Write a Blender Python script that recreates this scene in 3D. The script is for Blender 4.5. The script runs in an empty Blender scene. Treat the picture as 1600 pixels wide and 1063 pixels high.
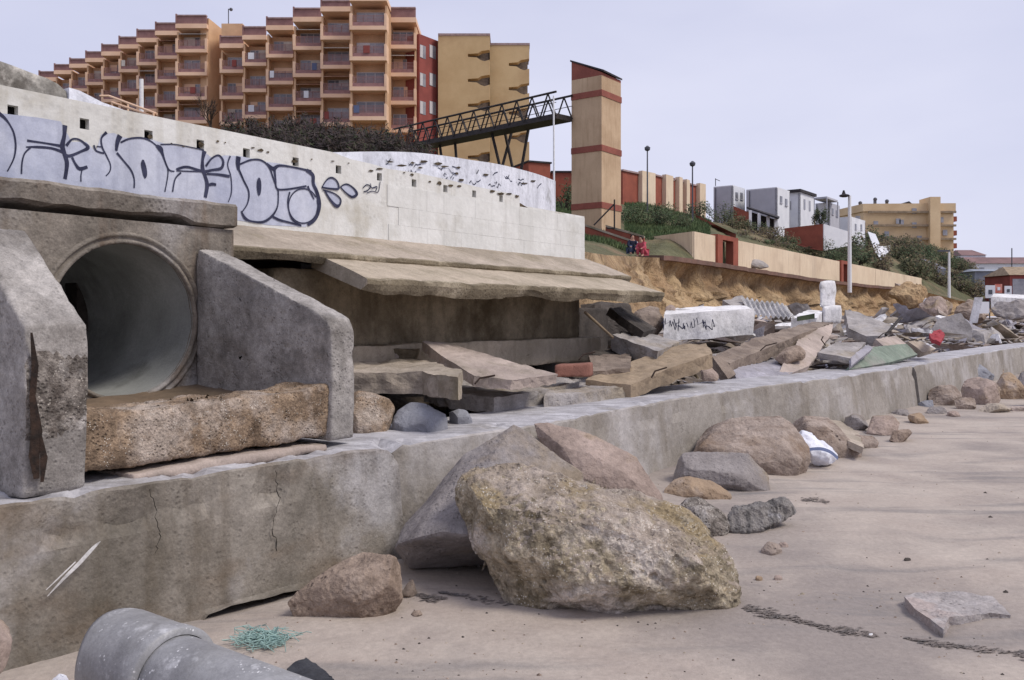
import bpy, bmesh, math, random
from mathutils import Vector, noise, Matrix
random.seed(7)
R = random.Random(11)
V = Vector
sc = bpy.context.scene
COL = sc.collection
# ---------------------------------------------------------------- frame of reference
# metres; eye height 1.7 above the sand.  The sea wall runs along DV, NV points out to the sea.
FL, CX, YH, H = 1400.0, 800.0, 495.0, 1.7
JX, JY = -0.836, 6.5
DV, NV, UP = V((.585, .811, 0)), V((.811, -.585, 0)), V((0, 0, 1))
def PY(u, v, Y): return V(((u-CX)/FL*Y, Y, H-(v-YH)/FL*Y))
def PZ(u, v, z): return PY(u, v, FL*(H-z)/(v-YH))
def ST(s, t, z): return V((JX, JY, 0))+DV*s+NV*t+UP*z
def PT(u, v, t):
    k = (u-CX)/FL
    b = V((JX, JY, 0))+NV*t
    s = (k*b.y-b.x)/(DV.x-k*DV.y)
    return PY(u, v, b.y+DV.y*s)
def S_of(p): return (p-V((JX, JY, 0))).dot(DV)
def on_line(u, p0, dr):
    k = (u-CX)/FL
    a = (k*p0.y-p0.x)/(dr.x-k*dr.y)
    return p0+dr*a
def lin(c): return tuple(((x/255)/12.92 if x <= 10 else ((x/255+.055)/1.055)**2.4) for x in c)
def lerp(a, b, t): return a+(b-a)*t
def smooth(x, a, b):
    x = max(0, min(1, (x-a)/(b-a))); return x*x*(3-2*x)
def nz(p, o=4): return noise.fractal(p, 1.0, 2.0, o)

# ---------------------------------------------------------------- materials
MATS = {}
def M(name, c1, c2=None, sc1=2., c3=None, sc3=.7, th3=(.5, .66), rough=.9, bump=.3, bsc=22, pits=0, psc=45, fine=.12, fsc=70,
      streak=None, stamt=.5, metal=0., spec=.25, bdist=.02, speck=None, spth=.62, spsc=60, k=1., grain=None, ds=.22):
    m = bpy.data.materials.new(name); m.use_nodes = True
    nt = m.node_tree; N = nt.nodes; L = nt.links
    bs = N['Principled BSDF']; bs.inputs['Roughness'].default_value = rough; bs.inputs['Metallic'].default_value = metal
    bs.inputs['Specular IOR Level'].default_value = spec
    def col(c):
        c = lin(c); y = .3*c[0]+.55*c[1]+.15*c[2]
        return tuple(lerp(x, y, ds)*k for x in c)+(1,)
    tc = N.new('ShaderNodeTexCoord').outputs['Object']
    def mapping(scale, loc=(0, 0, 0), rot=(0, 0, 0)):
        n = N.new('ShaderNodeMapping'); n.inputs['Scale'].default_value = scale; n.inputs['Location'].default_value = loc
        n.inputs['Rotation'].default_value = rot
        L.new(tc, n.inputs['Vector']); return n.outputs[0]
    def noi(scale, det=6, vec=None, rg=.55):
        n = N.new('ShaderNodeTexNoise'); n.inputs['Scale'].default_value = scale; n.inputs['Detail'].default_value = det
        n.inputs['Roughness'].default_value = rg
        L.new(vec or tc, n.inputs['Vector']); return n.outputs['Fac']
    def mr(x, a, b, c=0., d=1.):
        n = N.new('ShaderNodeMapRange'); n.inputs[1].default_value = a; n.inputs[2].default_value = b
        n.inputs[3].default_value = c; n.inputs[4].default_value = d; L.new(x, n.inputs[0]); return n.outputs[0]
    def mix(f, a, b, mode='MIX'):
        n = N.new('ShaderNodeMix'); n.data_type = 'RGBA'; n.blend_type = mode
        if isinstance(f, float): n.inputs[0].default_value = f
        else: L.new(f, n.inputs[0])
        for i, x in ((6, a), (7, b)):
            if isinstance(x, tuple): n.inputs[i].default_value = x
            else: L.new(x, n.inputs[i])
        return n.outputs[2]
    def math_(op, a, b):
        n = N.new('ShaderNodeMath'); n.operation = op
        for i, x in ((0, a), (1, b)):
            if isinstance(x, (int, float)): n.inputs[i].default_value = x
            else: L.new(x, n.inputs[i])
        return n.outputs[0]
    c = col(c1)
    if c2: c = mix(mr(noi(sc1, 8, None, .62), .38, .62), c, col(c2))
    if c3: c = mix(mr(noi(sc3, 7, mapping((1, 1, 1), (13, 7, 3)), .62), *th3), c, col(c3))
    if streak:
        sv = noi(1., 5, mapping((5, 5, .55), (3, 1, 9)))
        c = mix(math_('MULTIPLY', mr(sv, .5, .72), stamt), c, col(streak))
    if grain:   # (scale vector, rotation z, colour, amount): long streaks lying in one direction
        gv = noi(1., 6, mapping(grain[0], (5, 2, 0), (0, 0, grain[1])))
        c = mix(math_('MULTIPLY', mr(gv, grain[4], grain[5]), grain[3]), c, col(grain[2]))
    fn = noi(fsc, 3)
    if fine:
        f = math_('MULTIPLY', mr(fn, .25, .75, 1-fine, 1+fine), mr(noi(fsc*.17, 5, None, .65), .3, .7, 1-fine*1.15, 1+fine*1.0))
        n = N.new('ShaderNodeVectorMath'); n.operation = 'SCALE'; L.new(c, n.inputs[0]) if not isinstance(c, tuple) else None
        if isinstance(c, tuple): n.inputs[0].default_value = c[:3]
        L.new(f, n.inputs['Scale']); c = n.outputs[0]
    if speck:
        n = N.new('ShaderNodeTexVoronoi'); n.inputs['Scale'].default_value = spsc; L.new(tc, n.inputs['Vector'])
        sp = math_('MULTIPLY', mr(n.outputs['Distance'], .18, .3, 1., 0.), mr(noi(spsc*.18, 2), spth, spth+.06))
        c = mix(sp, c, col(speck))
    hgt = noi(bsc, 9, None, .62)
    if pits:
        n = N.new('ShaderNodeTexVoronoi'); n.inputs['Scale'].default_value = psc; L.new(tc, n.inputs['Vector'])
        pm = math_('MULTIPLY', mr(n.outputs['Distance'], .1, .42, 1., 0.), mr(noi(psc*.2, 3), .45, .6))
        c = mix(math_('MULTIPLY', pm, .55*min(1, pits)), c, tuple(x*.35 for x in col(c1)[:3])+(1,))
        hgt = math_('SUBTRACT', hgt, math_('MULTIPLY', pm, .5*pits))
    if isinstance(c, tuple): bs.inputs['Base Color'].default_value = c
    else: L.new(c, bs.inputs['Base Color'])
    if bump:
        b = N.new('ShaderNodeBump'); b.inputs['Strength'].default_value = bump; b.inputs['Distance'].default_value = bdist
        L.new(hgt, b.inputs['Height']); L.new(b.outputs[0], bs.inputs['Normal'])
    MATS[name] = m; return m

M('sea_wall_concrete', (150, 141, 130), (98, 90, 78), .8, (168, 163, 162), .9, (.5, .62), streak=(84, 70, 50), stamt=.55, bump=.7, pits=.6, psc=30, fine=.17, k=1., grain=((.8, .8, 2.2), .5, (104, 80, 52), .6, .5, .66))
M('sea_wall_far', (160, 152, 144), (134, 126, 117), .7, (172, 166, 164), .8, (.5, .64), streak=(112, 100, 82), stamt=.4, bump=.5, pits=.5, psc=26, fine=.13)
M('wall_top_concrete', (190, 188, 193), (164, 161, 165), 2.5, (140, 134, 128), 1.5, (.56, .7), bump=.45, pits=.4, psc=28, grain=((1.2, 14, 1), .63, (134, 131, 136), .6, .45, .62))
M('headwall_concrete', (140, 130, 118), (104, 96, 86), 2.2, (156, 150, 146), 1.1, (.52, .66), streak=(100, 74, 50), stamt=.75, bump=.6, pits=.9, psc=24, fine=.2)
M('wing_concrete', (164, 158, 153), (128, 122, 117), 2.6, (100, 94, 88), 1.2, (.52, .68), bump=.6, pits=1, psc=38, fine=.24, fsc=110, k=1.12)
M('aggregate', (166, 138, 108), (116, 94, 72), 7, (182, 164, 148), 2.5, (.5, .62), bump=.95, bsc=34, bdist=.03, pits=1, psc=44, fine=.32, fsc=90, speck=(214, 204, 190), spth=.53, spsc=75)
M('rough_aggregate', (158, 148, 138), (98, 88, 80), 16, (182, 174, 168), 4, (.52, .62), bump=1, bsc=45, bdist=.03, pits=1.5, psc=42, fine=.35, speck=(206, 196, 182), spth=.5)
M('pipe_inside', (172, 174, 172), (142, 144, 141), 1.5, (96, 96, 90), .9, (.56, .7), rough=.5, bump=.12, bsc=9)
M('wet_sand_floor', (136, 112, 86), (112, 94, 74), 2.2, bump=.3, k=.9)
M('white_paint_wall', (230, 230, 227), (219, 218, 213), 1.4, (192, 187, 174), 1.1, (.58, .74), streak=(178, 171, 154), stamt=.6, bump=.4, bsc=12, fine=.05, pits=.4, psc=14, k=.9, ds=.05)
M('blue_white_wall', (228, 230, 240), (210, 212, 222), 1.6, (170, 170, 172), 1.6, (.58, .7), streak=(160, 160, 166), stamt=.5, bump=.35, bsc=12, pits=.6, psc=9, ds=.1)
M('grey_stone_wall', (150, 146, 138), (104, 98, 90), 5, (186, 180, 170), 3, (.52, .62), bump=.9, bsc=8, pits=1, psc=9, fine=.2)
M('letter_fill', (182, 187, 206), (198, 202, 216), 1.5, (162, 168, 190), 1.1, (.5, .7), streak=(154, 158, 176), stamt=.6, bump=.25, bsc=14, fine=.07, k=.97, ds=0)
M('letter_outline', (44, 47, 74), (60, 63, 90), 6, bump=.15, fine=.15)
M('brown_chip', (98, 82, 58), (60, 50, 36), 14, bump=.9, pits=1, psc=30)
M('hole_dark', (12, 10, 9), bump=0)
M('slab_beige', (170, 155, 138), (142, 129, 112), 1.3, (128, 116, 88), .9, (.53, .68), bump=.55, pits=.5, psc=26, fine=.14, k=1.12)
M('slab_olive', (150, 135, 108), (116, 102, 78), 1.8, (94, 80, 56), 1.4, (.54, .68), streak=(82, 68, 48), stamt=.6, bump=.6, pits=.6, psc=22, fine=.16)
M('slab_pink', (178, 160, 148), (150, 134, 124), 1.5, (134, 122, 104), 1.1, (.54, .68), bump=.5, pits=.5, psc=30, fine=.14, k=1.12)
M('slab_grey', (172, 165, 162), (142, 135, 131), 1.8, (152, 138, 118), 1.0, (.54, .68), bump=.55, pits=.7, psc=28, fine=.16)
M('slab_lavender', (168, 164, 174), (142, 138, 146), 1.7, (126, 118, 108), 1.1, (.56, .7), bump=.5, pits=.5, psc=28)
M('slab_tan', (160, 138, 110), (138, 118, 92), 1.3, (120, 104, 84), 1., (.54, .68), bump=.5, pits=.4, psc=26, grain=((2, 16, 2), .5, (128, 108, 84), .4, .5, .65), k=1.12)
M('slab_dark', (84, 76, 70), (60, 54, 50), 2, bump=.6, pits=.5)  # dark stone; also puts shade into the colour of the hollow's parts
M('slab_green', (132, 146, 130), (112, 126, 112), 2, (146, 140, 134), 1., (.52, .66), bump=.4)
M('slab_white', (232, 230, 232), (212, 210, 210), 2, (160, 156, 152), 1.5, (.58, .7), streak=(160, 156, 160), stamt=.5, bump=.5, pits=.5, psc=12)
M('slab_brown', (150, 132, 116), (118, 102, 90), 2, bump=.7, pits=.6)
M('brick_red_block', (150, 96, 78), (126, 80, 66), 3, bump=.5)
M('rock_ochre', (190, 173, 144), (122, 108, 80), 4.6, (200, 186, 172), 1.8, (.5, .6), bump=1, bsc=24, bdist=.04, pits=1.6, psc=18, fine=.34, fsc=60, speck=(220, 212, 198), spth=.52, spsc=55, ds=.24)
M('rock_top_dust', (172, 156, 142), (146, 130, 112), 5, (150, 130, 92), 2.4, (.52, .64), bump=.9, bsc=30, bdist=.03, pits=1.4, psc=26, fine=.25, speck=(214, 206, 194), spth=.54, spsc=64)
M('rock_pink', (170, 148, 136), (146, 126, 114), 2.2, (150, 128, 96), 1.2, (.54, .66), bump=.6, pits=.5, psc=40, fine=.18, fsc=120)
M('rock_grey', (152, 144, 142), (124, 116, 114), 2.4, (140, 124, 104), 1.2, (.54, .68), bump=.6, pits=.8, psc=34, fine=.18, fsc=110)
M('rock_brown', (162, 140, 122), (126, 106, 90), 3.4, (178, 158, 142), 1.8, (.52, .66), bump=.8, bdist=.03, pits=.9, psc=26, fine=.22)
M('rock_orange', (172, 144, 112), (140, 116, 92), 3, (170, 152, 138), 2, (.52, .66), bump=.8, pits=.8, psc=30)
M('rock_bluegrey', (146, 148, 158), (120, 120, 128), 3, bump=.5, pits=.4)
M('sand', (176, 164, 153), (164, 151, 141), 1.3, (142, 132, 126), .55, (.47, .65), bump=.6, bsc=24, fine=.1, fsc=160, rough=.85, bdist=.012,
  grain=((.45, 2.6, 1), .12, (110, 108, 109), .7, .54, .7), k=1.03, ds=.1)
M('rubble_earth', (128, 112, 98), (96, 84, 74), 1.4, (150, 138, 130), .8, (.5, .66), bump=1, bsc=6, bdist=.1, pits=1, psc=5, fine=.2, fsc=18)
M('sand_bank', (196, 166, 122), (164, 130, 90), .32, (122, 98, 70), .28, (.52, .7), bump=1, bsc=2.2, bdist=.4, streak=(120, 92, 62), stamt=.7, fine=.16, fsc=9, ds=.15)
M('hillside', (104, 102, 66), (84, 84, 52), .25, (128, 106, 76), .12, (.5, .66), bump=.8, bsc=2, bdist=.3, fine=.2, fsc=5)
M('grass_blades', (70, 98, 56), (92, 108, 60), .4, bump=0, fine=.2, fsc=3)
M('paving', (150, 126, 112), (128, 108, 98), 1, bump=.3)
M('paving_edge', (132, 96, 82), (110, 84, 72), 1, bump=.4)
M('hotel_orange', (224, 178, 128), (210, 164, 116), .35, (196, 150, 106), .2, (.54, .72), bump=.1, fine=.04, k=1.)
M('hotel_slab', (244, 200, 160), (232, 186, 146), .4, bump=.1, fine=.04)
M('hotel_inner', (208, 160, 112), (190, 144, 98), .5, bump=.1)
M('hotel_yellow', (208, 174, 116), (194, 158, 100), .25, (182, 144, 92), .12, (.52, .68), bump=.1, fine=.04, k=1.05)
M('roof_pink', (162, 116, 110), (142, 100, 96), 1, bump=.2)
M('hotel_red', (158, 72, 62), (140, 64, 56), .6, bump=.15, bsc=6, fine=.08)
M('maroon_rail', (164, 116, 112), (142, 98, 96), 2, bump=.1, rough=.6)
M('tile_cap', (176, 146, 142), (150, 122, 120), 2, bump=.4, bsc=6)
M('window_glass', (128, 128, 140), (160, 160, 168), .5, rough=.2, bump=0, spec=.6)
M('window_dark', (104, 104, 112), (126, 126, 136), .5, rough=.15, bump=0, spec=.6)
M('blind', (206, 198, 186), (186, 176, 162), 1, bump=.1)
M('awning', (150, 96, 70), (170, 130, 96), 1, bump=.1)
M('window_frame', (196, 190, 190), bump=0)
M('tower_render', (206, 174, 134), (190, 158, 120), .35, (176, 142, 104), .25, (.54, .72), streak=(160, 126, 88), stamt=.4, bump=.1, fine=.04)
M('tower_band', (158, 84, 66), (142, 74, 60), 1, bump=.1)
M('roof_dark', (70, 66, 70), (52, 50, 54), 1, bump=.2)
M('steel_dark', (46, 42, 44), (62, 54, 52), 3, rough=.6, bump=.1)
M('ochre_wall', (230, 206, 172), (220, 194, 160), .4, (204, 178, 146), .3, (.52, .7), streak=(190, 164, 134), stamt=.5, bump=.12, fine=.05, k=1.)
M('red_wall', (166, 82, 56), (146, 72, 52), .7, bump=.2, bsc=5, fine=.08)
M('house_white', (222, 224, 230), (208, 210, 218), .5, bump=.1, fine=.03)
M('house_grey', (184, 184, 194), (172, 172, 182), .5, bump=.1, fine=.03)
M('lamp_white', (226, 226, 228), rough=.5, bump=0)
M('lamp_grey', (84, 86, 96), rough=.5, bump=0)
M('far_yellow', (228, 196, 146), (214, 180, 130), .2, bump=.05)
M('far_roof', (140, 106, 104), (120, 92, 92), .3, bump=.1)
M('far_blue', (150, 158, 172), (132, 138, 152), .3, bump=.05)
M('leaf_dark', (48, 60, 40), (74, 82, 52), .8, bump=0, fine=.25, fsc=4, k=.9)
M('leaf_olive', (104, 102, 66), (82, 84, 54), .8, bump=0, fine=.25, fsc=4)
M('leaf_green', (62, 86, 56), (84, 100, 62), .8, bump=0, fine=.25, fsc=4)
M('leaf_dry', (126, 108, 78), (98, 86, 62), .8, bump=0, fine=.25, fsc=4)
M('twig_dark', (62, 54, 56), (86, 74, 72), .6, bump=0, fine=.25, fsc=5)
M('bark', (84, 70, 60), (60, 50, 44), 3, bump=.5)
M('pvc_grey', (150, 150, 153), (130, 130, 134), 4, (184, 184, 188), 9, (.58, .7), rough=.45, bump=.2, bsc=60, fine=.12, spec=.4, speck=(206, 206, 208), spth=.54, spsc=55, streak=(112, 110, 106), stamt=.4)
M('net_teal', (156, 190, 182), (134, 170, 164), 9, bump=.3)
M('plastic_black', (44, 46, 54), (60, 62, 68), 9, rough=.6, bump=.4)
M('bag_white', (228, 230, 240), (208, 210, 224), 5, rough=.6, bump=.4, bsc=9)
M('bag_blue', (92, 104, 140), bump=.1)
M('weed_black', (104, 98, 96), (134, 122, 116), 14, bump=.6)
M('rag_red', (178, 52, 62), (150, 40, 52), 6, bump=.4)
M('wood', (150, 128, 96), (120, 100, 76), 6, bump=.5)
M('skin', (196, 146, 120), bump=0)
M('hair_dark', (40, 32, 30), bump=0)
M('cloth_navy', (40, 46, 72), (30, 34, 56), 5, bump=.2)
M('cloth_pink', (206, 72, 92), (186, 58, 80), 5, bump=.2)
M('cloth_jeans', (72, 84, 116), bump=.2)
M('cloth_white', (226, 226, 230), bump=.1)
M('poster_red', (196, 78, 60), (220, 150, 130), 2, bump=0)

# ---------------------------------------------------------------- object helpers
ORG = {}
def tag(o, label=None, cat=None, group=None, kind=None):
    if label: o['label'] = label
    if cat: o['category'] = cat
    if group: o['group'] = group
    if kind: o['kind'] = kind
    return o
def thing(name, loc, label, cat, group=None):
    o = bpy.data.objects.new(name, None); COL.objects.link(o); o.location = loc; ORG[o.name] = V(loc)
    o.empty_display_size = .2
    return tag(o, label, cat, group)
def link(name, bm, mat, parent=None, org=None, smoothsh=False):
    """one mesh object; the bmesh is in world coordinates"""
    if parent is not None: org = ORG[parent.name]
    elif org is None:
        xs = [v.co for v in bm.verts]
        org = V((sum(p.x for p in xs)/len(xs), sum(p.y for p in xs)/len(xs), min(p.z for p in xs)))
    bmesh.ops.translate(bm, verts=bm.verts, vec=-org)
    me = bpy.data.meshes.new(name); bm.to_mesh(me); bm.free()
    for x in (mat if isinstance(mat, (list, tuple)) else [mat]): me.materials.append(MATS[x])
    if smoothsh: me.polygons.foreach_set('use_smooth', [True]*len(me.polygons))
    o = bpy.data.objects.new(name, me); COL.objects.link(o)
    if parent is not None: o.parent = parent
    else: o.location = org
    ORG[o.name] = V(org); return o
class MB:
    def __init__(s): s.bm = bmesh.new()
    def poly(s, pts):
        return s.bm.faces.new([s.bm.verts.new(p) for p in pts])
    def obox(s, o, a, b, c):
        p = [o, o+a, o+a+b, o+b, o+c, o+a+c, o+a+b+c, o+b+c]
        v = [s.bm.verts.new(x) for x in p]
        for f in ((0, 3, 2, 1), (4, 5, 6, 7), (0, 1, 5, 4), (1, 2, 6, 5), (2, 3, 7, 6), (3, 0, 4, 7)): s.bm.faces.new([v[i] for i in f])
        return s
    def box(s, x0, x1, y0, y1, z0, z1):
        return s.obox(V((x0, y0, z0)), V((x1-x0, 0, 0)), V((0, y1-y0, 0)), V((0, 0, z1-z0)))
    def prism(s, pts, ext):
        a = [s.bm.verts.new(p) for p in pts]; b = [s.bm.verts.new(p+ext) for p in pts]
        s.bm.faces.new(a); s.bm.faces.new(b[::-1])
        n = len(a)
        for i in range(n): s.bm.faces.new((a[i], b[i], b[(i+1) % n], a[(i+1) % n]))
        return s
    def tube(s, p0, p1, r0, r1=None, n=8, caps=True):
        r1 = r0 if r1 is None else r1
        ax = (p1-p0).normalized(); e = ax.orthogonal().normalized(); f = ax.cross(e)
        A = [s.bm.verts.new(p0+(e*math.cos(t)+f*math.sin(t))*r0) for t in [2*math.pi*i/n for i in range(n)]]
        B = [s.bm.verts.new(p1+(e*math.cos(t)+f*math.sin(t))*r1) for t in [2*math.pi*i/n for i in range(n)]]
        for i in range(n): s.bm.faces.new((A[i], A[(i+1) % n], B[(i+1) % n], B[i]))
        if caps: s.bm.faces.new(A[::-1]); s.bm.faces.new(B)
        return s
    def ball(s, c, r, sz=(1, 1, 1), sub=2):
        bmesh.ops.create_icosphere(s.bm, subdivisions=sub, radius=r, matrix=Matrix.Translation(c) @ Matrix.Diagonal((*sz, 1)))
        return s
    def done(s, name, mat, parent=None, org=None, fix=True, sm=False):
        if fix: bmesh.ops.recalc_face_normals(s.bm, faces=s.bm.faces)
        return link(name, s.bm, mat, parent, org, sm)
def refine(bm, target, maxit=8):
    bm.normal_update()
    bmesh.ops.triangulate(bm, faces=bm.faces)
    for _ in range(maxit):
        e = [x for x in bm.edges if x.calc_length() > target*1.45]
        if not e: break
        bmesh.ops.subdivide_edges(bm, edges=e, cuts=1)
        bmesh.ops.triangulate(bm, faces=[f for f in bm.faces if len(f.verts) > 3])
        if len(bm.verts) > 60000: break
def rough(bm, amp, scale, seed=0, sm=1, octv=5, amp2=0, sc2=6, amp3=0, sc3=2):
    bmesh.ops.recalc_face_normals(bm, faces=bm.faces)
    for _ in range(sm): bmesh.ops.smooth_vert(bm, verts=bm.verts, factor=.5, use_axis_x=True, use_axis_y=True, use_axis_z=True)
    bm.normal_update()
    o = V((seed*3.7, seed*1.3, seed*7.1))
    mv = []
    for v in bm.verts:
        d = amp*nz(v.co*scale+o, octv)
        if amp2: d -= amp2*max(0, nz(v.co*sc2+o, 3)-.1)
        if amp3:
            dd, pp = noise.voronoi(v.co*sc3+o); d += amp3*(min(.5, dd[1]-dd[0])*1.6-.4)
        mv.append(v.normal*d)
    for v, d in zip(bm.verts, mv): v.co += d
    bm.normal_update()
SEED = [0]
def slab(name, label, cat, pts, thick, mat, target=None, amp=None, group=None, parent=None, jag=.012, down=None, sm=0):
    """a broken plate: top polygon (3-D points), thickness along its own normal"""
    SEED[0] += 1
    n = V((0, 0, 0))
    for i in range(len(pts)):
        a, b = pts[i], pts[(i+1) % len(pts)]; n += a.cross(b)
    n.normalize()
    if down is not None:
        n = -down.normalized()
    elif n.z < 0: n = -n
    Y = sum(p.y for p in pts)/len(pts)
    target = target or max(.03, Y*.0055)
    amp = amp if amp is not None else min(.03, thick*.13)
    jag = min(jag, thick*.12)
    if jag:
        q = []
        for i in range(len(pts)):
            a, b = pts[i], pts[(i+1) % len(pts)]; k = max(1, int((b-a).length/.3)); k = min(k, 8)
            for j in range(k):
                p = lerp(a, b, j/k)
                if j: p = p+V((R.uniform(-1, 1), R.uniform(-1, 1), 0))*jag
                q.append(p)
        pts = q
    m = MB(); m.prism(pts, -n*thick)
    refine(m.bm, target); rough(m.bm, amp*.8, 2.6/max(.25, thick*2), SEED[0], sm, 6, 0, 6, min(.03, thick*.16), .55/max(.08, thick))
    o = link(name, m.bm, mat, parent, None, False)
    return o if parent else tag(o, label, cat, group)
def rock(name, label, cat, outl, mat, depth, z0=0., front=None, amp=.03, target=None, nscale=3., group=None, yb=None, amp2=0, sc2=8, sm=2, sink=0, mats=None, facet=0, cuts=10, deep=.76):
    """boulder: convex body whose contour passes through the given sight lines, bulging towards and away from the eye"""
    SEED[0] += 1
    vb = max(p[1] for p in outl); vt = min(p[1] for p in outl)
    Yg = yb or FL*(H-z0)/(vb-YH)
    Yo = lambda v: Yg+depth*(.08+.5*(vb-v)/max(1, vb-vt))
    cu = sum(p[0] for p in outl)/len(outl); cv = sum(p[1] for p in outl)/len(outl)
    pts = [PY(u, v, Yo(v)) for u, v in outl]
    if front:
        for u, v, fr in front: pts.append(PY(u, v, Yo(v)-fr*depth))
    else:
        for u, v in outl:
            a, b = lerp(cu, u, .62), lerp(cv, v, .62)+2
            pts.append(PY(a, b, Yo(b)-.22*depth*R.uniform(.7, 1.2)))
    for u, v in outl:
        a, b = lerp(cu, u, .8), lerp(cv, v, .8)
        pts.append(PY(a, b, Yo(b)+.42*depth))
    if sink:
        pts += [V((p.x, p.y, p.z-sink)) for p in pts if p.z < z0+.1]
    bm = bmesh.new()
    for p in pts: bm.verts.new(p)
    g = bmesh.ops.convex_hull(bm, input=bm.verts)
    bmesh.ops.delete(bm, geom=[v for v in bm.verts if not v.link_faces], context='VERTS')
    target = target or max(.02, Yg*.004)
    wdt = (max(p[0] for p in outl)-min(p[0] for p in outl))*Yg/FL
    refine(bm, target)
    rc = random.Random(SEED[0]*13+5); cen = sum((v.co for v in bm.verts), V((0, 0, 0)))/len(bm.verts)
    for k in range(cuts):   # flat broken faces
        n = V((rc.gauss(0, 1), rc.gauss(-.5, .9), rc.gauss(.45, .9))).normalized()
        d = max((v.co-cen).dot(n) for v in bm.verts)*rc.uniform(deep, .95)
        for v in bm.verts:
            e = (v.co-cen).dot(n)-d
            if e > 0: v.co -= n*e
    rough(bm, amp, nscale, SEED[0], min(sm, 1), 7, amp2, sc2, facet*wdt, 3.2/max(.1, wdt))
    for v in bm.verts: v.co += v.normal*(.0045*nz(v.co*26+V((SEED[0], 0, 0)), 4)*min(2.5, max(1, Yg*.14)))
    if mats:
        for f in bm.faces:
            if mats[1](f): f.material_index = 1
        mat = [mat, mats[0]]
    return tag(link(name, bm, mat, None, None, name == 'plastic_bag'), label, cat, group)
def catmull(p, n=6):
    if len(p) < 3: return p
    q = [p[0]]+list(p)+[p[-1]]; out = []
    for i in range(1, len(q)-2):
        a, b, c, d = q[i-1:i+3]
        for j in range(n):
            t = j/n
            out.append(tuple(.5*((2*b[k])+(-a[k]+c[k])*t+(2*a[k]-5*b[k]+4*c[k]-d[k])*t*t+(-a[k]+3*b[k]-3*c[k]+d[k])*t**3) for k in range(len(b))))
    out.append(tuple(p[-1])); return out
def grid(name, mat, rows, label=None, cat=None, kind=None, parent=None, sm=True):
    bm = bmesh.new(); vs = [[bm.verts.new(p) for p in r] for r in rows]
    for i in range(len(vs)-1):
        for j in range(len(vs[0])-1): bm.faces.new((vs[i][j], vs[i][j+1], vs[i+1][j+1], vs[i+1][j]))
    bm.normal_update()
    if sum(f.normal.z for f in bm.faces) < 0: bmesh.ops.reverse_faces(bm, faces=bm.faces)
    o = link(name, bm, mat, parent, V((0, 0, 0)) if parent is None else None, sm)
    return tag(o, label, cat, None, kind)
# ================================================================ beach
def sand_z(x, y):
    p = V((x, y, 0)); q = p-V((JX, JY, 0)); t = q.dot(NV); s = q.dot(DV)
    z = .035*nz(p*.35, 3)+.012*nz(V((x*1.1, y*3.2, 3)), 3)+.003*nz(V((x*2.5, y*6, 5)), 3)+.012*nz(V((x*1.6, y*2.4, 8)), 4)
    if t < 2: z -= .045*math.exp(-((s+1.1)/.75)**4)*smooth(.9-t, .1, .9)     # scour under the near wall
    z += .10*smooth(t, -.4, .4)*smooth(1.4-t, 0, 1.4)*smooth(s, 1, 4)         # sand banked against the wall
    z *= 1-smooth(y, 60, 200)
    return z if t > -.9 else z-.3
xs = [-4.5+.06*i for i in range(190)]; ys = [2+.05*i for i in range(170)]
xs = [-400, -150, -60, -30, -16, -9, -6]+xs+[7, 7.4, 8, 8.7, 9.5, 10.5, 12, 14, 16, 19, 22, 26, 32, 40, 55, 80, 120, 200, 500, 3000]
ys = [-300, -80, -20, -8, -3, 0, 1]+ys+[10.6, 10.8, 11.1, 11.5, 12, 12.6, 13.3, 14, 15, 16, 17, 18.5, 20, 22, 24, 27, 30, 35, 42, 50, 60, 80, 120, 200, 500, 3000]
grid('sand', 'sand', [[V((x, y, sand_z(x, y))) for x in xs] for y in ys], 'pinkish grey beach sand with faint dark streaks', 'sand', 'structure')

# ---------------------------------------------------------------- low sea wall
ZW = .79
fr = [(-420, 850), (-180, 812), (0, 786), (140, 764), (300, 740), (490, 711), (556, 699), (620, 694), (850, 660), (1040, 624), (1160, 606), (1314, 588), (1428, 571), (1500, 557), (1600, 541), (1720, 528)]
path = [PZ(u, v, ZW) for u, v in fr]; path.insert(0, path[0]-DV*4)
pa = []
for i in range(len(path)-1):
    L_ = (path[i+1]-path[i]).length; k = max(1, int(L_/max(.07, path[i].y*.012)))
    pa += [lerp(path[i], path[i+1], j/k) for j in range(k)]
pa.append(path[-1])
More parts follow.
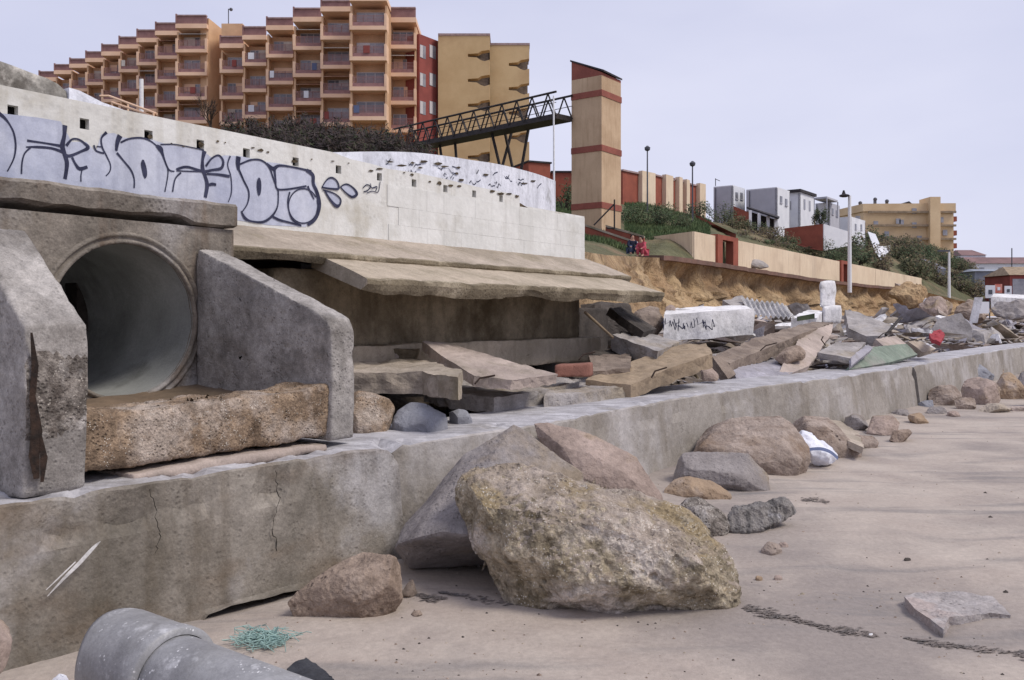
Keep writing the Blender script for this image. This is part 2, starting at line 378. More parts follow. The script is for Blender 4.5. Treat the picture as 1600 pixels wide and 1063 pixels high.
# straighten slightly
for _ in range(30): pa = [pa[0]]+[pa[i]*.5+(pa[i-1]+pa[i+1])*.25 for i in range(1, len(pa)-1)]+[pa[-1]]
split = min(range(len(pa)), key=lambda i: abs(CX+FL*pa[i].x/pa[i].y-618))
def wall_piece(pts, name, label, near):
    prof = [(.16, -.35)]+[(.16-.14*k/9, -.35+k*(ZW+.33)/9) for k in range(10)]+[(.0, ZW-.008)]+[(-.09*k, ZW) for k in range(1, 11)]+[(-.92, ZW-.03), (-.95, ZW-.5), (-.95, -.3)]
    rows = []
    for i, p in enumerate(pts):
        d = (pts[min(i+1, len(pts)-1)]-pts[max(i-1, 0)]); d.z = 0; d.normalize(); n = V((d.y, -d.x, 0))
        row = []
        for j, (o, z) in enumerate(prof):
            if near and j in (0, 1, 2, 3, 4, 23, 24):
                sv = S_of(p); bm_ = math.exp(-((sv+1.1)/.7)**4); zl = -.0+.03*nz(V((sv*2.5, 3, 1)), 3)-.02*(sv+1.1)
                z = max(z, lerp(-.35, zl, min(1, bm_*1.6))) if j < 5 else z
            q = V((p.x, p.y, 0))+n*o+UP*z
            a = .008*nz(q*2.2, 4)+.004*nz(q*9, 3)
            q += n*a if j < 11 else UP*a*.8
            if 9 <= j <= 13:  # chipped arris
                c = max(0, nz(q*2.7+V((9, 2, 4)), 4)-.2)*(.14 if near else .06)+max(0, nz(q*8+V((2, 7, 1)), 3)-.25)*.04
                if near: c += max(0, nz(q*6+V((1, 5, 4)), 4)-.0)*.04
                q += -UP*c-n*c*.8
            row.append(q)
        rows.append(row)
    # gap at the joint
    e = 0 if not near else -1
    if 'farthest' in label: e = None
    for j, q in enumerate(rows[e] if e is not None else []):
        if 8 <= j <= 13: q.z -= .05*smooth(q.z, .6, .8); q -= NV*.02*smooth(q.z, .6, .8)
    bm = bmesh.new(); vs = [[bm.verts.new(q) for q in r] for r in rows]
    for i in range(len(vs)-1):
        for j in range(len(prof)-1):
            f = bm.faces.new((vs[i][j], vs[i][j+1], vs[i+1][j+1], vs[i+1][j]))
            if j >= 11: f.material_index = 1
    bm.faces.new(vs[0]); bm.faces.new(vs[-1][::-1])
    bmesh.ops.recalc_face_normals(bm, faces=bm.faces)
    o = link(name, bm, ['sea_wall_concrete' if near else 'sea_wall_far', 'wall_top_concrete'], None, None, False)
    return tag(o, label, 'sea wall')
near_wall = wall_piece([p+NV*.012 for p in pa[:split+1]], 'sea_wall', 'near length of stained concrete sea wall that carries the culvert mouth', True)
far_pts = pa[split:]; far_pts[0] = far_pts[0]-DV*.005
cut = min(range(len(far_pts)), key=lambda i: abs(CX+FL*far_pts[i].x/far_pts[i].y-1427))
wall_piece(far_pts[:cut], 'sea_wall', 'long middle length of concrete sea wall behind the boulders on the sand', False)
wall_piece([p+NV*.006 for p in far_pts[cut:]], 'sea_wall', 'farthest length of concrete sea wall running out at the right edge', False)
# scratch on the near wall
m = MB()
for k, pts in enumerate(([(74, 932, 1), (100, 904, 5), (124, 880, 7), (146, 856, 6), (157, 846, 1)], [(72, 922, 1), (92, 903, 2.5), (118, 878, 2)])):
    P = catmull(pts, 5); A_, B_ = [], []
    for u, v, w in P: A_.append(PT(u-w*.3, v-w*.3, -.0+.042)); B_.append(PT(u+w*.3, v+w*.3, .042))
    a = [m.bm.verts.new(p) for p in A_]; b = [m.bm.verts.new(p) for p in B_]
    for i in range(len(a)-1): m.bm.faces.new((a[i], a[i+1], b[i+1], b[i]))
SCR = m
def crack(pts, parent, off, w=.0035):
    m = MB(); q = []
    for i in range(len(pts)-1):
        a, b = PT(*pts[i], off), PT(*pts[i+1], off)
        for j in range(8): q.append(lerp(a, b, j/8)+DV*R.uniform(-.012, .012)+UP*R.uniform(-.01, .01))
    A_ = [m.bm.verts.new(p+DV*w*R.uniform(.3, 1)) for p in q]; B_ = [m.bm.verts.new(p-DV*w*R.uniform(.3, 1)-UP*w*.6) for p in q]
    for i in range(len(q)-1): m.bm.faces.new((A_[i], A_[i+1], B_[i+1], B_[i]))
    m.done('crack', 'hole_dark', parent, fix=False)
crack([(430, 735), (436, 780), (425, 830), (440, 880), (436, 905)], near_wall, .05); crack([(236, 765), (250, 830), (244, 870)], near_wall, .045, .0025)
SCR.done('scratch', 'slab_white', near_wall, fix=False)
# ---------------------------------------------------------------- culvert
cul = thing('culvert', ST(-1.3, -.9, .8), 'concrete storm drain mouth with round pipe and two sloping wing walls', 'culvert')
M('rust', (64, 46, 36), (40, 32, 28), 18, bump=.8)
# headwall with a round hole
TH = -1.75
pc = (-1.06, 1.67); r0 = .575
def headwall():
    bm = bmesh.new(); nseg = 64
    x0, x1, z0, z1 = -6., -.11, .6, 2.42
    ring, outer = [], []
    for i in range(nseg):
        a = 2*math.pi*i/nseg; c, s_ = math.cos(a), math.sin(a)
        ring.append((pc[0]+c*(r0+.085), pc[1]+s_*(r0+.085)))
        k = min(((x1-pc[0])/c if c > 1e-6 else ((-2.6)-pc[0])/c if c < -1e-6 else 9e9), ((z1-pc[1])/s_ if s_ > 1e-6 else (z0-pc[1])/s_ if s_ < -1e-6 else 9e9))
        outer.append((pc[0]+c*k, pc[1]+s_*k))
    A = [bm.verts.new(ST(s, TH, z)) for s, z in ring]; B = [bm.verts.new(ST(s, TH, z)) for s, z in outer]
    for i in range(nseg): bm.faces.new((A[i], A[(i+1) % nseg], B[(i+1) % nseg], B[i]))
    for cx, cz in ((x1, z1), (x1, z0), (-2.6, z1), (-2.6, z0)):
        i = min(range(nseg), key=lambda i: abs(outer[i][0]-cx)+abs(outer[i][1]-cz))
        B[i].co = ST(cx, TH, cz)
    C = [bm.verts.new(ST(s, TH-.5, z)) for s, z in ring]
    for i in range(nseg): bm.faces.new((A[i], C[i], C[(i+1) % nseg], A[(i+1) % nseg]))
    refine(bm, .05)
    for v in bm.verts:
        v.co += NV*(.010*nz(v.co*2.5, 4)+.006*nz(v.co*8, 3))
    m = MB(); m.bm = bm
    m.obox(ST(-6, TH-.5, z0), DV*3.4, NV*.5, UP*(z1-z0))
    m.obox(ST(x1-.002, TH-.5, z0), DV*.02, NV*.49, UP*(z1-z0))
    m.obox(ST(-2.6, TH-.55, z0), DV*(x1+2.6), NV*.04, UP*.4)
    return m.done('headwall', 'headwall_concrete', cul, fix=True)
headwall()
# cap beam with ragged underside
m = MB(); prof = [(0, 2.43), (.05, 2.45), (.055, 2.6), (.03, 2.625), (-.62, 2.63), (-.62, 2.43)]
bm = m.bm; rows = []
for i in range(76):
    s = -6+5.9*i/75; row = []
    for k, (t, z) in enumerate(prof):
        q = ST(s, TH+t, z); a = .014*nz(q*3, 4)
        if k in (0, 1) and -2.0 < s < -.55: q += UP*(.035+.02*nz(q*5)) ; q -= NV*.02
        row.append(bm.verts.new(q+NV*a+UP*.012*nz(q*4+V((3, 3, 3)))))
    rows.append(row)
for i in range(75):
    for k in range(6): bm.faces.new((rows[i][k], rows[i][(k+1) % 6], rows[i+1][(k+1) % 6], rows[i+1][k]))
bm.faces.new(rows[0]); bm.faces.new(rows[-1][::-1])
m.done('cap', 'headwall_concrete', cul)
# pipe: ring lip and bore
def lathe(profile, name, mat, parent, n=72, jit=0):
    bm = bmesh.new(); rows = []
    for i in range(n):
        a = 2*math.pi*i/n
        rows.append([bm.verts.new(ST(pc[0]+math.cos(a)*r, TH+t, pc[1]+math.sin(a)*r)) for r, t in profile])
    for i in range(n):
        for k in range(len(profile)-1): bm.faces.new((rows[i][k], rows[i][k+1], rows[(i+1) % n][k+1], rows[(i+1) % n][k]))
    if jit:
        for v in bm.verts: v.co += NV*jit*nz(v.co*7, 3)
    bm.normal_update()
    return link(name, bm, mat, parent, None, True)
lathe([(r0+.088, -.06), (r0+.085, .012), (r0+.06, .03), (r0+.05, .006), (r0+.03, .004), (r0+.025, .028), (r0, .03), (r0-.005, -.02)], 'pipe_rim', 'headwall_concrete', cul, jit=.012)
lathe([(r0-.004, .0), (r0-.004, -1.), (r0-.004, -2.2), (r0-.012, -2.21), (r0-.012, -2.25), (r0-.004, -2.26), (r0-.004, -9), (.0, -9)], 'pipe_bore', 'pipe_inside', cul)
# wing walls
def wing(s0, s1, pr, mats, name, lab):
    SEED[0] += 1
    m = MB(); m.prism([ST(s0, t, z) for t, z in pr], DV*(s1-s0))
    refine(m.bm, .035); rough(m.bm, .009, 3.2, SEED[0], 1, 6, .018, 6)
    m.bm.normal_update()
    for f in m.bm.faces:
        c = f.calc_center_median(); t = (c-V((JX, JY, 0))).dot(NV)
        if f.normal.dot(NV) > .55 and lab[1]-.42+.05*nz(c*5) < c.z < lab[1]+.05*nz(c*7): f.material_index = 1
    o = link(name, m.bm, mats, cul, None, True)
    if lab[0]: o['label'] = lab[0]
    return o
wing(-2.56, -2.235, [(-1.74, .74), (-1.74, 2.2), (-.80, 2.2), (-.24, 1.73), (-.15, 1.66), (-.13, 1.3), (-.16, .78)], ['wing_concrete', 'rough_aggregate'], 'wing_wall', ('left wing wall with exposed gravel on its front edge', 1.5))
wing(-.46, -.24, [(-1.74, .86), (-1.74, 2.25), (-.34, 1.735), (-.235, 1.69), (-.19, 1.60), (-.18, 1.3), (-.19, .83), (-.8, .83)], ['wing_concrete', 'rough_aggregate'], 'wing_wall', ('right wing wall with clean grey faces and rounded corner', -1))
# sill, mortar bed, silt
def beam(name, mat, s0, s1, t0, t1, zlo, zhi, parent, amp, jit, tgt=.035, n=18):
    SEED[0] += 1
    top = [ST(lerp(s0, s1, i/n), t1, zhi(i/n)+jit*nz(V((i*.37, SEED[0], 0)), 3)) for i in range(n+1)]
    bot = [ST(lerp(s0, s1, i/n), t1, zlo(i/n)+jit*nz(V((i*.41, SEED[0]+9, 0)), 3)) for i in range(n, -1, -1)]
    m = MB(); m.prism(top+bot, NV*(t0-t1)); refine(m.bm, tgt); rough(m.bm, amp, 5, SEED[0], 2, 6, amp*.8, 16)
    return link(name, m.bm, mat, parent, None, True)
m = MB()
for k, (s0_, pts) in enumerate(((0, [(-2.545, 1.62, .01), (-2.54, 1.45, .035), (-2.55, 1.3, .03), (-2.535, 1.12, .05), (-2.545, 1.0, .045), (-2.53, .88, .03)]), (1, [(-2.50, 1.1, .01), (-2.49, .98, .03), (-2.5, .86, .02)]))):
    a = [m.bm.verts.new(ST(s-w*.16+.006*math.sin(z*31), -.118+k*.002, z)) for s, z, w in pts]; b = [m.bm.verts.new(ST(s+w, -.118+k*.002, z)) for s, z, w in pts]
    for i in range(len(a)-1): m.bm.faces.new((a[i], a[i+1], b[i+1], b[i]))
m.done('rust_crack', 'rust', cul, fix=False)
beam('sill', 'aggregate', -2.27, -.44, -.62, -.22, lambda f: lerp(.84, .86, f), lambda f: lerp(1.17, 1.2, f)+.03*smooth(f, .75, 1), cul, .018, .03)
beam('mortar_bed', 'slab_pink', -1.95, -.5, -.6, -.17, lambda f: .76, lambda f: .815+.02*math.sin(f*3), cul, .008, .015)
grid('silt', 'wet_sand_floor', [[ST(lerp(-2.3, -.4, i/26), lerp(-.5, -1.76, j/18), 1.02+.10*(j/18)+.05*abs(i/13-1)**2+.02*nz(V((i*.3, j*.3, 0)))) for j in range(19)] for i in range(27)], parent=cul)
m = MB(); m.obox(ST(-2.4, -1.7, .6), DV*2.1, NV*1.0, UP*.36); m.done('apron', 'wing_concrete', cul)
# ---------------------------------------------------------------- white wall with graffiti
TW = -2.73
def wz(u, v): p = PT(u, v, TW); return S_of(p), p.z
M('white_block', (231, 231, 228), (219, 219, 215), 2, (200, 198, 190), 1.3, (.58, .74), streak=(196, 194, 188), stamt=.5, bump=.3, bsc=12, fine=.05, k=.9, ds=.05)
ww = thing('graffiti_wall', ST(1, TW, 2.5), 'white painted parapet wall with big blue outlined graffiti letters and weep holes', 'wall')
holes = [S_of(PT(u, v, TW)) for u, v in ((20, 170), (132, 190), (232, 212), (313, 228), (385, 241), (462, 254), (529, 266), (593, 278), (647, 287), (696, 296), (741, 304), (783, 312))]
holes = [holes[0]-1.6, holes[0]-.75]+holes
SE = 7.13
HZ0, HZ1 = 3.255, 3.34
m = MB()
m.obox(ST(-6, TW-.2, 2.35), DV*(6+SE), NV*.2, UP*(HZ0-2.35-.003))   # lower courses
cur = -6
top_prof = [wz(u, v) for u, v in ((520, 238), (548, 249), (580, 256), (606, 264), (650, 270), (700, 281), (745, 292), (790, 301), (812, 306))]
send = top_prof[-1][0]
for h in holes:
    m.obox(ST(cur, TW-.2, HZ0-.003), DV*(h-.04-cur), NV*.2, UP*(HZ1-HZ0+.003)); cur = h+.04
m.obox(ST(cur, TW-.2, HZ0-.003), DV*(send-cur), NV*.2, UP*(HZ1-HZ0+.003))
pr = [ST(-6, TW, HZ1), ST(send, TW, HZ1)]+[ST(s, TW, max(z, HZ1+.02)) for s, z in top_prof[::-1]]+[ST(-6, TW, 3.49)]
m.prism(pr, -NV*.2)
m.done('wall', 'white_paint_wall', ww)
m = MB(); m.obox(ST(-6, TW-.15, HZ0-.01), DV*(send+5.9), NV*.09, UP*.1); m.done('weep_hole_shade', 'hole_dark', ww)  # black strip set in the holes, painting their inner shade
pr = [wz(u, v) for u, v in ((822, 322), (868, 332), (913, 342))]
def strip(pts, wid, off):
    """flat ribbon of paint lying on the wall; pts = sight points (u, v, width px)"""
    P = [(PT(u, v, TW), w) for u, v, w in catmull(pts, 5)]
    Q = [((p-V((JX, JY, 0))).dot(DV), p.z, w*wid*p.y/FL) for p, w in P]
    L_, R_ = [], []
    for i, (s, z, w) in enumerate(Q):
        a, b = Q[max(i-1, 0)], Q[min(i+1, len(Q)-1)]
        ds, dz = b[0]-a[0], b[1]-a[1]; l = math.hypot(ds, dz) or 1e-6
        ns, n_z = -dz/l*w/2, ds/l*w/2
        L_.append(ST(s+ns, TW+off, z+n_z)); R_.append(ST(s-ns, TW+off, z-n_z))
    return L_, R_
gcount = [0]
def paint(bm, pts, wid=.95):
    gcount[0] += 1
    L_, R_ = strip(pts, wid, .006+gcount[0]*.00012)
    a = [bm.verts.new(p) for p in L_]; b = [bm.verts.new(p) for p in R_]
    for i in range(len(a)-1): bm.faces.new((a[i], a[i+1], b[i+1], b[i]))
fill = MB()
F1 = [(-60, 168), (0, 177), (60, 184), (95, 190), (112, 222), (135, 222), (150, 238), (158, 210), (178, 208), (192, 215), (236, 218), (262, 226), (316, 235), (330, 246), (352, 243), (375, 244), (415, 253), (440, 256), (486, 266), (498, 300), (498, 332), (478, 355), (420, 352), (375, 345), (0, 300), (-60, 290)]
def dens(pts, n=10):
    out = []
    for i in range(len(pts)):
        a, b = pts[i], pts[(i+1) % len(pts)]
        out += [(lerp(a[0], b[0], k/n), lerp(a[1], b[1], k/n)) for k in range(n)]
    return out
fill.poly([PT(u, v, TW+.003) for u, v in F1])
fill.poly([PT(u, v, TW+.0032) for u, v in ((502, 293), (510, 281), (518, 278), (526, 284), (528, 295), (515, 296))])
fill.poly([PT(u, v, TW+.0034) for u, v in ((505, 297), (520, 302), (531, 311), (530, 321), (524, 322), (515, 312))])
fill.poly([PT(u, v, TW+.0036) for u, v in ((531, 292), (540, 288), (550, 293), (557, 303), (550, 308), (538, 300))])
fill.bm.normal_update(); bmesh.ops.triangulate(fill.bm, faces=fill.bm.faces)
fill.done('graffiti_fill', 'letter_fill', ww, fix=False)
g = MB()
def el(cx, cy, rx, ry, w, a0=0, a1=360, n=14): return [(cx+rx*math.cos(math.radians(a0+(a1-a0)*i/n)), cy+ry*math.sin(math.radians(a0+(a1-a0)*i/n)), w) for i in range(n+1)]
strokes = [
 [(-4, 176, 7), (6, 184, 5), (14, 194, 3), (21, 208, 3), (24, 228, 3), (21, 248, 2.5), (11, 268, 2)],
 [(101, 196, 8), (100, 212, 6), (97, 228, 8), (100, 240, 7), (104, 254, 7), (103, 268, 6), (101, 280, 6)],
 [(42, 220, 4), (70, 224, 3), (98, 229, 5)], [(40, 230, 2), (58, 230, 4), (80, 232, 4), (98, 238, 5)],
 [(47, 231, 3), (38, 240, 2.5), (34, 254, 2.5), (33, 272, 2.5)],
 [(103, 228, 5), (112, 218, 3), (122, 218, 3), (131, 224, 4), (137, 231, 6), (126, 237, 4), (108, 244, 5), (99, 241, 6)],
 [(112, 246, 4), (117, 256, 4), (124, 264, 6), (136, 261, 5)], [(128, 264, 2), (126, 274, 2), (126, 284, 2)],
 [(146, 227, 3), (150, 236, 3), (162, 240, 3)], [(150, 229, 2), (160, 230, 2)],
 [(166, 207, 5), (158, 216, 3), (159, 230, 3), (166, 244, 2.5), (172, 258, 2), (171, 268, 2), (165, 275, 2)],
 [(187, 212, 9), (183, 222, 7), (181, 236, 4)], [(188, 223, 3), (202, 217, 3), (222, 216, 3), (238, 223, 2.5), (250, 236, 2.5), (258, 255, 2.5), (262, 270, 2), (257, 300, 2)],
 [(182, 239, 4), (192, 251, 3), (204, 266, 3), (209, 280, 2.5), (209, 294, 2.5)],
 [(223, 250, 3), (223, 256, 8), (225, 266, 9), (226, 274, 7), (226, 279, 2)],
 [(244, 228, 5), (250, 233, 9), (253, 240, 5), (258, 254, 2.5), (264, 266, 2.5), (272, 268, 2)],
 [(250, 226, 2), (272, 226, 2), (300, 231, 2), (318, 235, 2)],
 [(319, 236, 8), (316, 250, 5), (316, 264, 7), (320, 276, 6), (323, 290, 7), (320, 309, 6)],
 [(275, 265, 4), (290, 261, 4), (306, 265, 4), (318, 269, 5)], [(275, 267, 2), (296, 268, 2), (316, 268, 3)], [(282, 270, 3), (273, 280, 2.5), (269, 300, 2.5)],
 [(321, 260, 4), (330, 248, 3), (341, 243, 3), (348, 252, 4), (345, 263, 5), (331, 266, 4), (318, 269, 5)],
 [(322, 272, 3), (340, 273, 4), (358, 276, 5)], [(322, 291, 3), (330, 288, 5), (337, 289, 4)], [(359, 244, 3), (355, 258, 2), (360, 276, 2), (361, 300, 2), (356, 316, 1.5)],
 [(372, 245, 9), (371, 256, 8), (372, 266, 5)], [(374, 257, 3), (392, 250, 3), (408, 251, 3), (420, 262, 3), (428, 284, 2.5), (434, 300, 2)],
 [(372, 264, 4), (380, 282, 3), (388, 300, 3), (386, 318, 2.5), (377, 332, 2)],
 [(404, 278, 3), (404, 284, 8), (404, 294, 9), (404, 302, 6), (404, 306, 2)],
 [(416, 256, 4), (426, 264, 7), (436, 259, 4), (460, 262, 3), (486, 268, 4)], [(428, 265, 5), (430, 282, 3), (432, 295, 3), (448, 296, 3), (478, 291, 3)],
 [(478, 266, 6), (488, 274, 7), (489, 288, 6), (495, 302, 7), (498, 322, 8), (492, 342, 6), (480, 352, 5)],
 el(473, 322, 23, 27, 2.2, -20, 330), [(452, 300, 2.5), (449, 318, 2.5), (455, 342, 2.5), (470, 353, 3)], [(480, 291, 4), (484, 300, 3), (490, 312, 2)],
 [(434, 298, 2.5), (433, 322, 2.5), (424, 338, 4), (410, 347, 4), (392, 346, 3), (382, 341, 5), (376, 330, 2)], [(424, 338, 4), (436, 344, 4), (452, 348, 3), (470, 353, 3)],
 [(502, 293, 2), (510, 281, 2.5), (518, 278, 3), (526, 284, 3), (528, 295, 4), (515, 295, 3), (502, 293, 3)],
 [(503, 297, 2), (520, 302, 2.5), (531, 311, 3), (530, 320, 4), (524, 322, 6), (515, 312, 4), (507, 299, 3)],
 [(531, 292, 2), (540, 288, 2.5), (550, 293, 3), (557, 303, 5), (549, 308, 4), (538, 300, 2.5), (531, 292, 2)],
 [(566, 294, 1.6), (572, 289, 2), (578, 292, 2), (573, 298, 2), (567, 300, 1.6)], [(578, 287, 1.6), (580, 294, 2), (588, 292, 2), (586, 299, 1.6)], [(572, 302, 1.3), (580, 299, 1.6), (590, 300, 1.4), (593, 284, 1.6)],
]
for s_ in strokes: paint(g.bm, s_)
g.done('graffiti_outline', 'letter_outline', ww, fix=False)
ch = MB()
for u, v, w, h in ((235, 214, 9, 8), (314, 226, 10, 9), (340, 221, 5, 4), (352, 223, 3, 3), (395, 231, 6, 3), (408, 235, 10, 5), (419, 238, 5, 3), (461, 252, 11, 6), (580, 267, 10, 3), (592, 264, 12, 3.5), (627, 259, 18, 3.5), (644, 273, 7, 4), (632, 270, 5, 2), (672, 284, 5, 3), (687, 286, 7, 7), (704, 290, 8, 4), (718, 291, 9, 5), (770, 299, 9, 5), (782, 303, 11, 5), (796, 303, 10, 4), (808, 307, 7, 5), (268, 224, 4, 2), (287, 229, 5, 2), (520, 252, 7, 2), (545, 255, 5, 2), (487, 249, 4, 2)):
    n = R.randint(7, 10); gcount[0] += 1
    ch.poly([PT(u+w*.55*R.uniform(.5, 1.1)*math.cos(2*math.pi*i/n), v+h*.55*R.uniform(.5, 1.1)*math.sin(2*math.pi*i/n), TW+.004+gcount[0]*.0001) for i in range(n)])
ch.done('chipped_patch', 'brown_chip', ww, fix=False)
m = MB(); bx, bl = S_of(PT(604, 300, TW)), .34
for row in range(3):
    s = bx+(.17 if row % 2 else .0)+.05*R.random()
    while s < SE-.02:
        e = min(s+bl*R.uniform(.9, 1.1), SE); zt_ = HZ0-.03 if row == 2 else 2.56+(row+1)*.21
        m.obox(ST(s, TW+.0005, 2.56+row*.21 if row else 2.5), DV*(e-s-.0015), NV*R.uniform(.005, .0075), UP*(zt_-(2.56+row*.21 if row else 2.5)-.0015-.0*(row < 2))); s = e
m.done('block_course', 'white_block', ww)
# lower end of the wall beyond the break
m = MB(); m.prism([ST(send, TW, HZ0)]+[ST(s, TW, z) for s, z in ((S_of(PT(913, 341, TW)), HZ0))] if False else [ST(send+.003, TW+.001, HZ0-.02), ST(send+.003, TW+.001, HZ0+.03), ST(send+.12, TW+.001, HZ0+.0), ST(send+.2, TW+.001, HZ0-.02)], -NV*.19)
m.done('broken_end', 'brown_chip', ww)
# rear ramp wall, curving away
bw = thing('ramp_wall', PY(700, 330, 12), 'bluish white ramp wall covered in small scrawls behind the graffiti wall', 'wall')
bt = [(470, 236, 9.65), (520, 238, 10.1), (580, 237, 10.9), (640, 238, 11.8), (690, 243, 12.7), (735, 250, 13.7), (775, 256, 14.8), (810, 264, 15.9), (842, 273, 17.2), (868, 283, 18.4)]
btc = catmull(bt, 6); bm = bmesh.new(); rows = []
for k, (u, v, Y) in enumerate(btc):
    p = PY(u, v, Y); q = PY(u, v, Y+.22); q.z = p.z
    rows.append([bm.verts.new(x) for x in [V((p.x, p.y, lerp(2.2, p.z, j/8))) for j in range(9)]+[q, V((q.x, q.y, 2.2))]])
for i in range(len(rows)-1):
    for j in range(10): bm.faces.new((rows[i][j], rows[i][j+1], rows[i+1][j+1], rows[i+1][j]))
bm.faces.new(rows[-1]); bmesh.ops.recalc_face_normals(bm, faces=bm.faces)
link('wall', bm, 'blue_white_wall', bw)
def back_pt(u, v, off=.02):
    for k in range(len(btc)-1):
        if btc[k][0] <= u <= btc[k+1][0] or k == len(btc)-2:
            f = (u-btc[k][0])/(btc[k+1][0]-btc[k][0]); return PY(u, v, lerp(btc[k][2], btc[k+1][2], f)-off)
gm = MB(); cm = MB()
for k in range(44):
    u = R.uniform(600, 862); v = lerp(246, 290, (u-600)/262)+R.uniform(-6, 22)
    if k < 30:
        w = R.uniform(4, 12); pts = [(u+w*i/4, v+R.uniform(-4, 4)) for i in range(5)]
        o = .012+k*.0004; a = [gm.bm.verts.new(back_pt(x, y, o)) for x, y in pts]; b = [gm.bm.verts.new(back_pt(x+.4, y+1.5, o)) for x, y in pts]
        for i in range(4): gm.bm.faces.new((a[i], a[i+1], b[i+1], b[i]))
    else:
        n = 8; w, h = R.uniform(3, 9), R.uniform(1.5, 3)
        cm.poly([back_pt(u+w*R.uniform(.5, 1)*math.cos(6.283*i/n), v+h*R.uniform(.5, 1)*math.sin(6.283*i/n), .03+k*.0004) for i in range(n)])
gm.done('graffiti_scrawl', 'letter_outline', bw, fix=False); tag(cm.done('chipped_patch', 'brown_chip', bw, fix=False), kind='stuff')
# rough wall top left, white ramp behind
TB = -3.1
m = MB(); m.prism([PT(u, v, TB) for u, v in ((-120, 50), (0, 92), (40, 106), (75, 118), (108, 140), (108, 210), (-120, 210))], -NV*.3)
refine(m.bm, .08); rough(m.bm, .02, 3, 5, 1)
tag(link('stone_parapet', m.bm, 'grey_stone_wall', None, None, True), 'rough grey stone parapet above the left end of the graffiti wall', 'wall')
m = MB(); m.prism([PT(u, v, TB+.01) for u, v in ((108, 137), (125, 142), (160, 160), (205, 176), (262, 187), (330, 202), (330, 260), (108, 260))], -NV*.25)
tag(m.done('ramp_parapet', 'blue_white_wall'), 'white sloping ramp parapet right of the grey stone parapet', 'wall')
# ---------------------------------------------------------------- coping slabs
def coping(name, label, t0, z0, t1, z1, th, s0, s1, ragged, seed, left=None):
    bm = bmesh.new(); n = int((s1-s0)/.07); rows = []
    ds = V((0, 0, 0))+NV*(t1-t0)+UP*(z1-z0); nn = V((0, 0, 1))*abs(t1-t0)+NV*(z0-z1); nn.normalize()
    for i in range(n+1):
        s = lerp(s0, s1, i/n); row = []
        prof = [(0, 0), (.2, 0), (.4, 0), (.6, 0), (.8, 0), (.95, 0), (1., .008), (1.01, .3), (1., .65), (.99, .97), (.96, 1), (.5, 1), (.0, 1)]
        for k, (f, d) in enumerate(prof):
            sl = s+(left(f)*(1-i/n)**3+.05*nz(V((k*.5, seed, 1)), 3)*(1-i/n)**8 if left else 0)
            q = ST(sl, t0, z0)+ds*f-nn*th*d
            a = .008*nz(q*3+V((seed, 0, 0)), 4)
            if k in (8, 9, 10): q += UP*ragged*max(-.5, nz(V((s*1.5, seed, k*.2)), 4))
            if 5 <= k <= 7: q -= UP*.03*max(0, nz(q*4+V((0, seed, 0)), 4)-.1)
            row.append(bm.verts.new(q+nn*a))
        rows.append(row)
    for i in range(n):
        for k in range(len(prof)): bm.faces.new((rows[i][k], rows[i][(k+1) % len(prof)], rows[i+1][(k+1) % len(prof)], rows[i+1][k]))
    bm.faces.new(rows[0]); bm.faces.new(rows[-1][::-1]); bmesh.ops.recalc_face_normals(bm, faces=bm.faces)
    for i, f in enumerate(bm.faces):
        if i < n*len(prof) and 5 <= i % len(prof) <= 9: f.material_index = 1
    return tag(link(name, bm, ['slab_beige' if seed == 3 else 'slab_tan2', 'slab_edge']), label, 'concrete slab')
M('slab_edge', (142, 128, 102), (108, 96, 74), 3, (168, 154, 128), 2, (.54, .66), bump=.8, pits=.8, psc=26, fine=.2)
M('slab_tan2', (176, 160, 138), (152, 138, 116), 1.1, (130, 118, 92), .9, (.53, .68), bump=.5, pits=.5, psc=26, streak=(112, 100, 76), stamt=.35, fine=.12, k=1.12)
coping('coping_slab', 'upper sloping concrete coping slab at the foot of the graffiti wall', TW-.1, 2.625, -2.0, 2.31, .11, -.3, 7.3, .02, 3)
coping('coping_slab', 'lower broken concrete coping slab overhanging the dark hollow', -2.25, 2.33, -1.3, 2.045, .15, 1.0, 7.0, .05, 8, left=lambda f: .22*(1-f))
# retaining wall beneath
rw = thing('retaining_wall', ST(3.5, -2.4, 1), 'brown stained concrete retaining wall in the shade under the coping slabs', 'retaining wall')
def rwbox(name, mat, s0, s1, tf, z0, z1, dp, amp=.01, jit=0):
    SEED[0] += 1; n = 24
    bot = [ST(lerp(s1, s0, i/n), tf, z0+jit*nz(V((i*.4, SEED[0], 0)), 3)) for i in range(n+1)]
    m = MB(); m.prism([ST(s0, tf, z1), ST(s1, tf, z1)]+bot, -NV*dp); refine(m.bm, .07); rough(m.bm, amp, 2.5, SEED[0], 1)
    return link(name, m.bm, mat, rw, None, True)
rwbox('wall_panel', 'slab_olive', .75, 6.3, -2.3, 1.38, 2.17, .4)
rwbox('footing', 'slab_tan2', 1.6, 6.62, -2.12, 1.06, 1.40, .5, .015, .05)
rwbox('recess_back_shade', 'slab_dark', -.6, 7.2, -3.3, .5, 2.3, .2)  # dark colour paints the shade at the back of the hollow
rwbox('return_wall', 'slab_dark', 6.0, 8.1, -2.86, .5, 1.84, .2)  # added dark panel; its colour stands for the shaded void past the wall end
rwbox('recess_roof_shade', 'slab_dark', -.6, 7.0, -2.74, 2.28, 2.345, .6)  # closes the hollow from above, shade put into its dark colour
